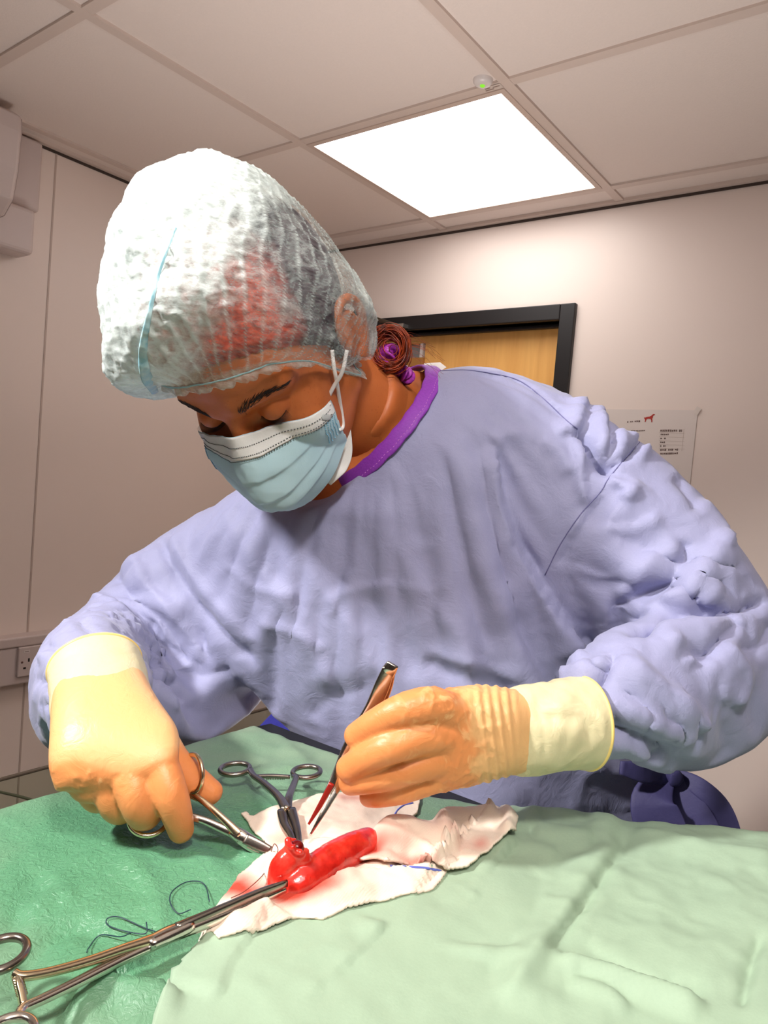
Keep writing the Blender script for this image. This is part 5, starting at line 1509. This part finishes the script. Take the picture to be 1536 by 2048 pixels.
def marker(tree, pts, parent, r=.0008):
    q = [cast(a, b, tree, .0012) for a, b in catmull(np.array(pts, float), 8)]; q = [x for x in q if x is not None]
    if len(q) > 3: obj('marker_thread', rod(np.array(q), r, 6, 1), m_xray, parent, label='blue marker thread')
marker(t1, [(785, 1645), (792, 1625), (806, 1612), (826, 1606)], g1_)
marker(t2, [(780, 1732), (820, 1734), (850, 1736), (882, 1742)], g2_)

# ------------------------------------------------------------------ bowel
m_bowel = NT('wet red bowel'); v = m_bowel.coord(1.0)
n1 = m_bowel.noise(v, 60, 4); n2 = m_bowel.noise(v, 240, 3, .6, 1.0)
c = m_bowel.ramp(n1, [(.28, sr(150, 12, 10)), (.5, sr(206, 40, 30)), (.75, sr(228, 84, 66))])
c = m_bowel.mix(m_bowel.ramp(n2, [(.62, 0.0), (.75, .6)]), c, sr(140, 8, 8))
m_bowel.bsdf(c, .16, 0, m_bowel.bump(n2, .2, .001), Subsurface_Weight=.2, Subsurface_Radius=(.006, .0012, .0008), Subsurface_Scale=.5, Coat_Weight=.6, Coat_Roughness=.08); m_bowel = m_bowel.m
m_blood = plain('dark wet blood', sr(96, 4, 6), .12)
b1 = np.array([PZ(734, 1684, .020), PZ(706, 1698, .021), PZ(672, 1716, .021), PZ(640, 1737, .020), PZ(612, 1757, .018), PZ(590, 1771, .016), PZ(568, 1780, .013)])
b2 = np.array([PZ(562, 1782, .012), PZ(560, 1763, .018), PZ(566, 1740, .024), PZ(576, 1722, .029), PZ(586, 1708, .033), PZ(592, 1698, .036)])
def tubeend(pts, rad, flat=.92):
    """tube with rounded ends"""
    q = catmull(np.column_stack([pts, rad]), 8); C = q[:, :3]; T, s, nn = frames(C); r = q[:, 3].copy()
    L = np.concatenate([[0], np.cumsum(np.linalg.norm(np.diff(C, axis=0), axis=1))])
    return C, s, nn, r
V, F = rod(b1, [.0095, .0108, .0112, .0112, .0108, .0100, .0085], 32, 8, .95)
e1b = ball(b1[0], .0095, 3); e2b = ball(b1[-1], .0088, 3)
V2_, F2_ = rod(b2, [.0075, .0080, .0088, .0084, .0070, .0068], 32, 8, .8)
cuffs = ruffle(b2[-1] + np.array([0, 0, .001]), nrm(np.cross(b2[-1] - b2[-2], [0, 0, 1])), nrm(np.cross(b2[-1] - b2[-2], np.cross(b2[-1] - b2[-2], [0, 0, 1]))), .0058, .0022, 6, .5, 9)
lump = join(ball(PZ(604, 1716, .030), (.006, .006, .005), 3), ball(PZ(600, 1740, .020), (.006, .006, .005), 3), ball(PZ(548, 1762, .014), (.005, .005, .004), 3))
V, F = remesh(join((V, F), e1b, e2b, (V2_, F2_), cuffs, lump), .0011, 5)
N_ = vnormals(V, F); V = V + N_ * (.0004 * fbm(V * 110, 3, 3) + .0004 * np.sin(V @ nrm(b1[-1] - b1[0]) * 900) * .12)[:, None]
bowel = obj('bowel_loop', (V, F), m_bowel, None, label='wet red loop of intestine lifted out on the gauze', cat='bowel')
ax_ = nrm(b2[-1] - b2[-2]); hole = obj('open_end', (lambda q: (q[0] * np.array([1, 1, 1]) + (b2[-1] + ax_ * .0008), q[1]))(ball((0, 0, 0), (.0046, .0046, .0046), 3)), m_blood, bowel, label='dark open cut end')
V, F = remesh(join(ball(PZ(560, 1792, .012), (.013, .008, .0035), 3), ball(PZ(600, 1790, .012), (.017, .008, .003), 3), ball(PZ(640, 1770, .012), (.014, .006, .003), 3)), .0012, 5)
V = V + vnormals(V, F) * (.0012 * fbm(V * 90, 3, 6))[:, None]
pool = obj('blood_pool', (V, F), plain('red blood', sr(176, 22, 16), .1), bowel, label='bright blood under the loop')
# ------------------------------------------------------------------ instruments
def steel(name, base, rough, dirt=.25):
    t = NT(name); v = t.coord(1.0); n = t.noise(v, 160, 4, .6); n2 = t.noise(v, 700, 2)
    c = t.mix(t.math('MULTIPLY', n, dirt), base, tuple(x * .35 for x in base))
    t.bsdf(c, rough, 1.0, t.bump(n2, .05, .0004)); return t.m
m_st = steel('polished steel', sr(222, 216, 208), .16); m_st2 = steel('dark steel', sr(156, 148, 140), .24); m_gold = steel('gilt steel', sr(226, 208, 176), .2)
m_bloodfilm = plain('blood film on steel', sr(170, 46, 38), .18, .5)
def oval(c, u, v, a, b, r, seg=12, flat=1.0):
    t = np.linspace(0, 2 * np.pi, 40, endpoint=False); q = c + np.outer(np.cos(t) * a, u) + np.outer(np.sin(t) * b, v)
    tg = np.outer(-np.sin(t) * a, u) + np.outer(np.cos(t) * b, v); tg /= np.linalg.norm(tg, axis=1, keepdims=True)
    nn = np.tile(np.cross(u, v), (40, 1)); s = np.cross(nn, tg)
    return sweep(q, s, nn, np.full(40, r), np.full(40, r * flat), seg, False, True)
def flatrod(pts, w, t, hint, n=6, seg=14):
    pts = np.asarray(pts, float); q = catmull(np.column_stack([pts, np.broadcast_to(w, (len(pts),)), np.broadcast_to(t, (len(pts),))]), n)
    T, s, nn = frames(q[:, :3], hint=hint); return sweep(q[:, :3], s, nn, q[:, 3], q[:, 4], seg, True, False, 2.8)

# artery forceps standing on the bowel end
tip = P(596, 1704, .482); j = P(573, 1622, .523); R1 = P(470, 1538, .585); R2 = P(613, 1544, .585)
acr = nrm(R2 - R1); alo = nrm((R1 + R2) / 2 - tip); acr = nrm(acr - alo * (acr @ alo)); nz = np.cross(acr, alo)
he = empty('artery_forceps', tip, label='dark steel artery forceps clamped on the cut bowel end, rings upward', cat='surgical instrument')
ja = flatrod([tip + acr * .0012, P(590, 1672, .497) + acr * .0022, P(582, 1648, .51) + acr * .003, j + acr * .0035], [.0016, .0026, .0032, .0036], [.0022, .0028, .003, .0028], acr)
jb = flatrod([tip - acr * .0012, P(588, 1672, .497) - acr * .0022, P(577, 1648, .51) - acr * .003, j - acr * .0035], [.0016, .0026, .0032, .0036], [.0022, .0028, .003, .0028], acr)
o1 = obj('jaw', ja, m_st2, None); o2 = obj('jaw', jb, m_st2, None)
sa = flatrod([j + nz * .001, P(556, 1592, .54), P(528, 1566, .56), P(508, 1552, .572), R1 + acr * .0115 + alo * -.004], [.0040, .0030, .0026, .0024, .0026], [.0022, .0022, .002, .002, .002], acr)
sb = flatrod([j - nz * .001, P(578, 1594, .54), P(588, 1568, .56), P(592, 1556, .572), R2 - acr * .011 - alo * .004], [.0040, .0030, .0026, .0024, .0026], [.0022, .0022, .002, .002, .002], acr)
o3 = obj('shank', sa, m_st2, None); o4 = obj('shank', sb, m_st2, None)
o5 = obj('finger_ring', oval(R1, acr, alo, .0118, .0092, .0021), m_st2, None); o6 = obj('finger_ring', oval(R2, acr, alo, .0112, .0090, .0021), m_st2, None)
ra_ = flatrod([P(512, 1553, .572), P(545, 1552, .572), P(580, 1554, .572)], [.0018, .0017, .0014], [.0016, .0016, .0016], alo)
rt = [box(P(534 + 3.4 * k, 1557.5, .5715), (.0008, .0008, .0012), np.column_stack([acr, alo, nz])) for k in range(11)]
o7 = obj('ratchet', join(ra_, *rt), m_st2, None); o8 = obj('pivot_screw', ball(j + nz * .0024 * np.sign(nz @ (CAM - j)), .0022, 2), m_gold, None)
under(he, o1, o2, o3, o4, o5, o6, o7, o8)

# needle holder in the gloved right hand
tip = P(578, 1726, .486); j = P(480, 1672, .486); 
nh = empty('needle_holder', tip, label='steel needle holder gripped in the right glove, tip at the bowel', cat='surgical instrument')
nzv = nrm(CAM - j); ac2 = nrm(np.cross(nrm(tip - j), nzv))
o1 = obj('jaw', flatrod([tip + ac2 * .0004, P(545, 1709, .486) + ac2 * .0012, P(512, 1692, .486) + ac2 * .0019, j + ac2 * .0018], [.0011, .0022, .0030, .0032], [.0014, .0022, .0026, .0026], ac2), m_st, None)
o2 = obj('jaw', flatrod([tip - ac2 * .0004, P(545, 1709, .4862) - ac2 * .0012, P(512, 1692, .4862) - ac2 * .0019, j - ac2 * .0018], [.0011, .0020, .0026, .0030], [.0014, .0022, .0026, .0026], ac2), m_st, None)
ins = flatrod([P(543, 1704, .4825), P(516, 1690, .4825), P(489, 1677, .4825)], [.0030, .0036, .0034], [.0008, .0010, .0008], ac2, 4)
o3 = obj('jaw_insert', ins, m_st2, None, label='dark hatched jaw insert')
R1 = P(386, 1546, .502); R2 = P(298, 1636, .487)
s1 = flatrod([j + nzv * .001, P(452, 1643, .489), P(418, 1612, .494), P(388, 1588, .499), P(381, 1578, .501)], [.0036, .0026, .0022, .0022, .0022], [.002, .002, .0019, .0018, .0018], ac2)
s2 = flatrod([j - nzv * .001, P(440, 1655, .488), P(405, 1640, .488), P(370, 1632, .489), P(330, 1634, .489)], [.0036, .0030, .0026, .0025, .0022], [.002, .002, .002, .002, .002], ac2)
o4 = obj('shank', s1, m_gold, None); o5 = obj('shank', s2, m_st, None)
u_ = nrm(P(408, 1528, .495) - R1); v_ = nrm(P(366, 1530, .512) - R1); v_ = nrm(v_ - u_ * (u_ @ v_))
o6 = obj('finger_ring', oval(R1, u_, v_, .0115, .0125, .0017), m_gold, None, label='gilt thumb ring')
u_ = nrm(P(335, 1630, .492) - R2); v_ = nrm(dirw(.12, .62, -.8)); v_ = nrm(v_ - u_ * (u_ @ v_))
o7 = obj('finger_ring', oval(R2, u_, v_, .0128, .0125, .0017), m_gold, None, label='gilt finger ring')
bx = obj('box_joint', flatrod([P(500, 1684, .485), j, P(462, 1660, .4875)], [.0038, .0046, .0036], [.0026, .003, .0024], ac2, 4), m_st, None)
under(nh, o1, o2, o3, o4, o5, o6, o7, bx)

# long bowel clamp lying from the loop to the lower left corner
cl = empty('bowel_clamp', PZ(345, 1866, .016), label='long steel bowel clamp reaching from the lower left corner to the red loop', cat='surgical instrument')
up = np.array([0, 0, 1.])
J = PZ(340, 1868, .018)
w1 = nrm(np.cross(PZ(570, 1768, .02) - J, up))
o1 = obj('jaw', flatrod([PZ(574, 1766, .023), PZ(520, 1786, .022), PZ(460, 1812, .021), PZ(400, 1838, .020), PZ(352, 1858, .019)], [.0014, .0019, .0021, .0023, .0026], [.0022, .0026, .0028, .0030, .0030], w1), m_st2, None, label='dark toothed upper jaw')
o2 = obj('jaw', flatrod([PZ(576, 1778, .017), PZ(522, 1800, .017), PZ(462, 1826, .017), PZ(402, 1850, .017), PZ(345, 1872, .017)], [.0016, .0022, .0025, .0027, .0030], [.0022, .0026, .0028, .0030, .0030], w1), m_st, None)
o2b = obj('box_joint', flatrod([PZ(385, 1850, .0185), J, PZ(296, 1889, .0175)], [.0034, .0048, .0040], [.003, .0034, .003], w1, 4), m_st, None)
A1 = PZ(3, 1908, .026); A2 = PZ(12, 2078, .020)
o3 = obj('shank', flatrod([PZ(318, 1876, .018), PZ(250, 1898, .019), PZ(180, 1922, .020), PZ(100, 1944, .022), PZ(46, 1952, .024), PZ(28, 1946, .025)], [.0034, .0026, .0024, .0022, .0022, .0022], [.0026, .0024, .0022, .002, .002, .002], w1), m_gold, None)
o4 = obj('shank', flatrod([PZ(330, 1878, .016), PZ(250, 1916, .016), PZ(160, 1962, .017), PZ(90, 1996, .018), PZ(48, 2016, .019), PZ(34, 2036, .020)], [.0036, .0030, .0027, .0025, .0025, .0022], [.0026, .0024, .0022, .002, .002, .002], w1), m_st, None)
sp = nrm(PZ(36, 1912, .026) - A1); al = nrm(PZ(-10, 1945, .026) - A1); al = nrm(al - sp * (al @ sp))
o5 = obj('finger_ring', oval(A1, sp, al, .0105, .0125, .0022), m_st2, None); 
o6 = obj('finger_ring', oval(A2, sp, al, .0105, .0125, .0022), m_st, None)
rat = flatrod([PZ(33, 1952, .024), PZ(38, 1970, .023), PZ(43, 1990, .021), PZ(47, 2010, .019)], [.0021, .0022, .0022, .0019], [.0018, .0018, .0018, .0018], w1)
th_ = [ball(PZ(35 + k * 1.5, 1957 + k * 5.2, .0245 - .0006 * k), (.0026, .0026, .0009), 2) for k in range(7)]
o7 = obj('ratchet', join(rat, *th_), m_gold, None)
under(cl, o1, o2, o2b, o3, o4, o5, o6, o7)

# tweezers in the gloved left hand
top = P(779, 1338, .498)
tw = empty('tweezers', top, label='steel tweezers held in the left glove with blood on the tips', cat='surgical instrument')
hw = dirw(.9, .42, 0)
o1 = obj('arm', flatrod([P(777, 1336, .497), P(764, 1372, .499), P(742, 1420, .501), P(700, 1490, .500), P(676, 1545, .495), P(652, 1590, .489), P(634, 1622, .485), P(618, 1648, .482)], [.0040, .0054, .0050, .0044, .0036, .0022, .0014, .0007], [.0007, .0009, .0009, .0009, .0008, .0008, .0007, .0005], hw), m_st, None)
o2 = obj('arm', flatrod([P(781, 1337, .499), P(769, 1374, .503), P(750, 1420, .508), P(712, 1490, .508), P(688, 1548, .501), P(660, 1602, .492), P(638, 1640, .486), P(620, 1671, .483)], [.0040, .0054, .0050, .0044, .0036, .0022, .0014, .0007], [.0007, .0009, .0009, .0009, .0008, .0008, .0007, .0005], hw), m_st, None)
o3 = obj('heel', flatrod([P(786, 1328, .497), P(780, 1338, .498), P(773, 1352, .499)], [.0042, .0050, .0050], [.0010, .0022, .0014], hw, 4), m_st, None, label='joined heel of the tweezers')
o4 = obj('tip_blood', flatrod([P(664, 1566, .4905), P(648, 1596, .4870), P(631, 1626, .4840), P(617, 1649, .4815)], [.0020, .0018, .0014, .0008], [.0006, .0006, .0006, .0005], hw), m_bloodfilm, None, label='blood film on one tip')
under(tw, o1, o2, o3, o4)

# suture threads
m_sut = plain('dark blue suture', sr(26, 48, 66), .4)
def strand(pts, name, lab, r=.00032, lift=.0016):
    q = []
    for a_, b_, h in catmull(np.array(pts, float), 10):
        p = cast(a_, b_, dtree, .0); p = PZ(a_, b_) if p is None else p
        q.append(p + up * (lift + h / 1000) )
    return obj(name, rod(np.array(q), r, 6, 1), m_sut, None, label=lab, cat='suture')
strand([(330, 1885, 3), (290, 1862, 0), (240, 1840, 0), (215, 1842, 0), (216, 1856, 0), (250, 1868, 0), (290, 1876, 1), (292, 1860, 3)], 'suture_thread', 'dark suture thread looped on the drape by the clamp joint')
strand([(172, 1925, 4), (178, 1900, 0), (200, 1876, 0), (240, 1886, 2), (262, 1892, 6)], 'suture_thread', 'short dark suture end arched over the clamp shank')
strand([(418, 1815, 2), (412, 1780, 0), (398, 1768, 0), (370, 1770, 0), (344, 1788, 0), (340, 1810, 0), (356, 1832, 0), (380, 1838, 4)], 'suture_thread', 'thin suture loop on the green drape left of the gauze')
q = [P(548, 1718, .478), P(556, 1700, .474), P(550, 1688, .474), P(545, 1695, .478), P(535, 1730, .484)] + [PZ(524, 1752, .016), PZ(490, 1782, .014), PZ(462, 1796, .013)]
obj('suture_thread', rod(np.array(q), .0003, 6, 6), plain('pale suture', sr(120, 60, 50), .4), None, label='fine reddish suture trailing from the needle holder tip over the gauze', cat='suture')

# blue sheet and brown tag beyond the table, thin green line at the left edge
m_blue = plain('blue crepe sheet', sr(66, 70, 196), .7, 0, (60, .4, .004))
A_, B_ = np.meshgrid(np.linspace(0, 1, 40), np.linspace(0, 1, 40), indexing='ij')
c00, c10, c11, c01 = P(470, 1490, 1.27), P(558, 1424, 1.33), P(650, 1486, 1.31), P(600, 1600, 1.25)
G = (c00 * ((1 - A_) * (1 - B_))[..., None] + c10 * (A_ * (1 - B_))[..., None] + c11 * (A_ * B_)[..., None] + c01 * ((1 - A_) * B_)[..., None]).reshape(-1, 3)
G = G + np.outer(fbm(G * 10, 3, 4) * .025, dirw(0, .5, -.8))
o = obj('blue_sheet', (G, [tuple(f) for f in gfaces(40, 40)]), m_blue, None, label='crumpled blue sheet beyond the corner of the draped table', cat='sheet')
o.modifiers.new('t', 'SOLIDIFY').thickness = .002
zb2 = G[:, 2].min()
tc = P(580, 1530, 1.34)
trl = empty('trolley', (tc[0], tc[1], 0), label='steel trolley behind the draped table under the blue sheet', cat='trolley')
o1 = obj('shelf', box((0, 0, zb2 - .02), (.34, .26, .02), ax1), m_steel, trl, False)
for sx in (-1, 1):
    for sy in (-1, 1):
        obj('leg', rod([ax1 @ np.array([sx * .15, sy * .11, .0]), ax1 @ np.array([sx * .15, sy * .11, 0]) + up * (zb2 - .03)], .01, 12, 2, hint=(1, 0, 0)), m_steel, trl)
kb = P(593, 1436, 1.40); hb_ = kb[2] - zb2
bt = empty('bottle', (kb[0], kb[1], zb2 - .009), label='bottle with a brown stopper beyond the blue sheet', cat='bottle')
obj('bottle_body', lathe([(0, 0), (.03, 0), (.032, .004), (.032, max(hb_ - .05, .02)), (.014, max(hb_ - .022, .03)), (.013, hb_ - .004), (0, hb_ - .004)], 28), plain('clear bottle', sr(196, 190, 182), .15), bt)
obj('stopper', lathe([(0, hb_ - .006), (.015, hb_ - .006), (.017, hb_ + .002), (.016, hb_ + .012), (.010, hb_ + .016), (0, hb_ + .016)], 24), plain('brown cork', sr(112, 84, 44), .7), bt, label='brown stopper')

obj('cable', rod([P(-70, 1568, .76), P(0, 1584, .70), P(54, 1597, .655), P(90, 1612, .635)], .0013, 8, 6), plain('dark green cable', sr(34, 38, 18), .5), None, label='thin dark green cable at the left edge beyond the drape', cat='cable')
# ------------------------------------------------------------------ light
w = bpy.data.worlds.new('world'); S.world = w; w.use_nodes = True
w.node_tree.nodes['Background'].inputs[0].default_value = (1, .93, .88, 1); w.node_tree.nodes['Background'].inputs[1].default_value = .02
def lamp(name, kind, loc, target, energy, col, **k):
    l = bpy.data.lights.new(name, kind); l.energy = energy; l.color = col
    for a_, b_ in k.items(): setattr(l, a_, b_)
    o = bpy.data.objects.new(name, l); COL.objects.link(o); o.location = tuple(loc)
    d = Vector(np.asarray(target) - np.asarray(loc)); o.rotation_euler = d.to_track_quat('-Z', 'Y').to_euler(); return o
field = PZ(640, 1740, .02)
def rel(r, f, z): return CAM + Rg * r + Fg * f + np.array([0, 0, z])
lamp('surgical_lamp', 'SPOT', rel(.06, -.18, .66), P(600, 1560, .55), 25, (1, .95, .88), spot_size=math.radians(66), spot_blend=.75, shadow_soft_size=.05)
lamp('surgical_lamp', 'SPOT', rel(-.98, .10, .74), P(640, 1010, .64), 100, (1, .97, .93), spot_size=math.radians(52), spot_blend=.8, shadow_soft_size=.06)
lamp('added_fill', 'AREA', rel(.02, 1.2, -.42), rel(-.05, 1.18, .84), 4.5, (1, .94, .89), shape='DISK', size=.5, spread=math.radians(140))  # added lamp without a fixture, brightens the ceiling from behind her
lamp('added_fill', 'AREA', rel(.1, -.6, .2), rel(0, -.3, .84), 9.5, (1, .94, .89), shape='DISK', size=.5, spread=math.radians(115))  # added lamp without a fixture, general fill from behind the camera
S.view_settings.exposure = 0.25
S.cycles.max_bounces = 5; S.cycles.diffuse_bounces = 4; S.cycles.glossy_bounces = 3; S.cycles.transmission_bounces = 2; S.cycles.transparent_max_bounces = 8
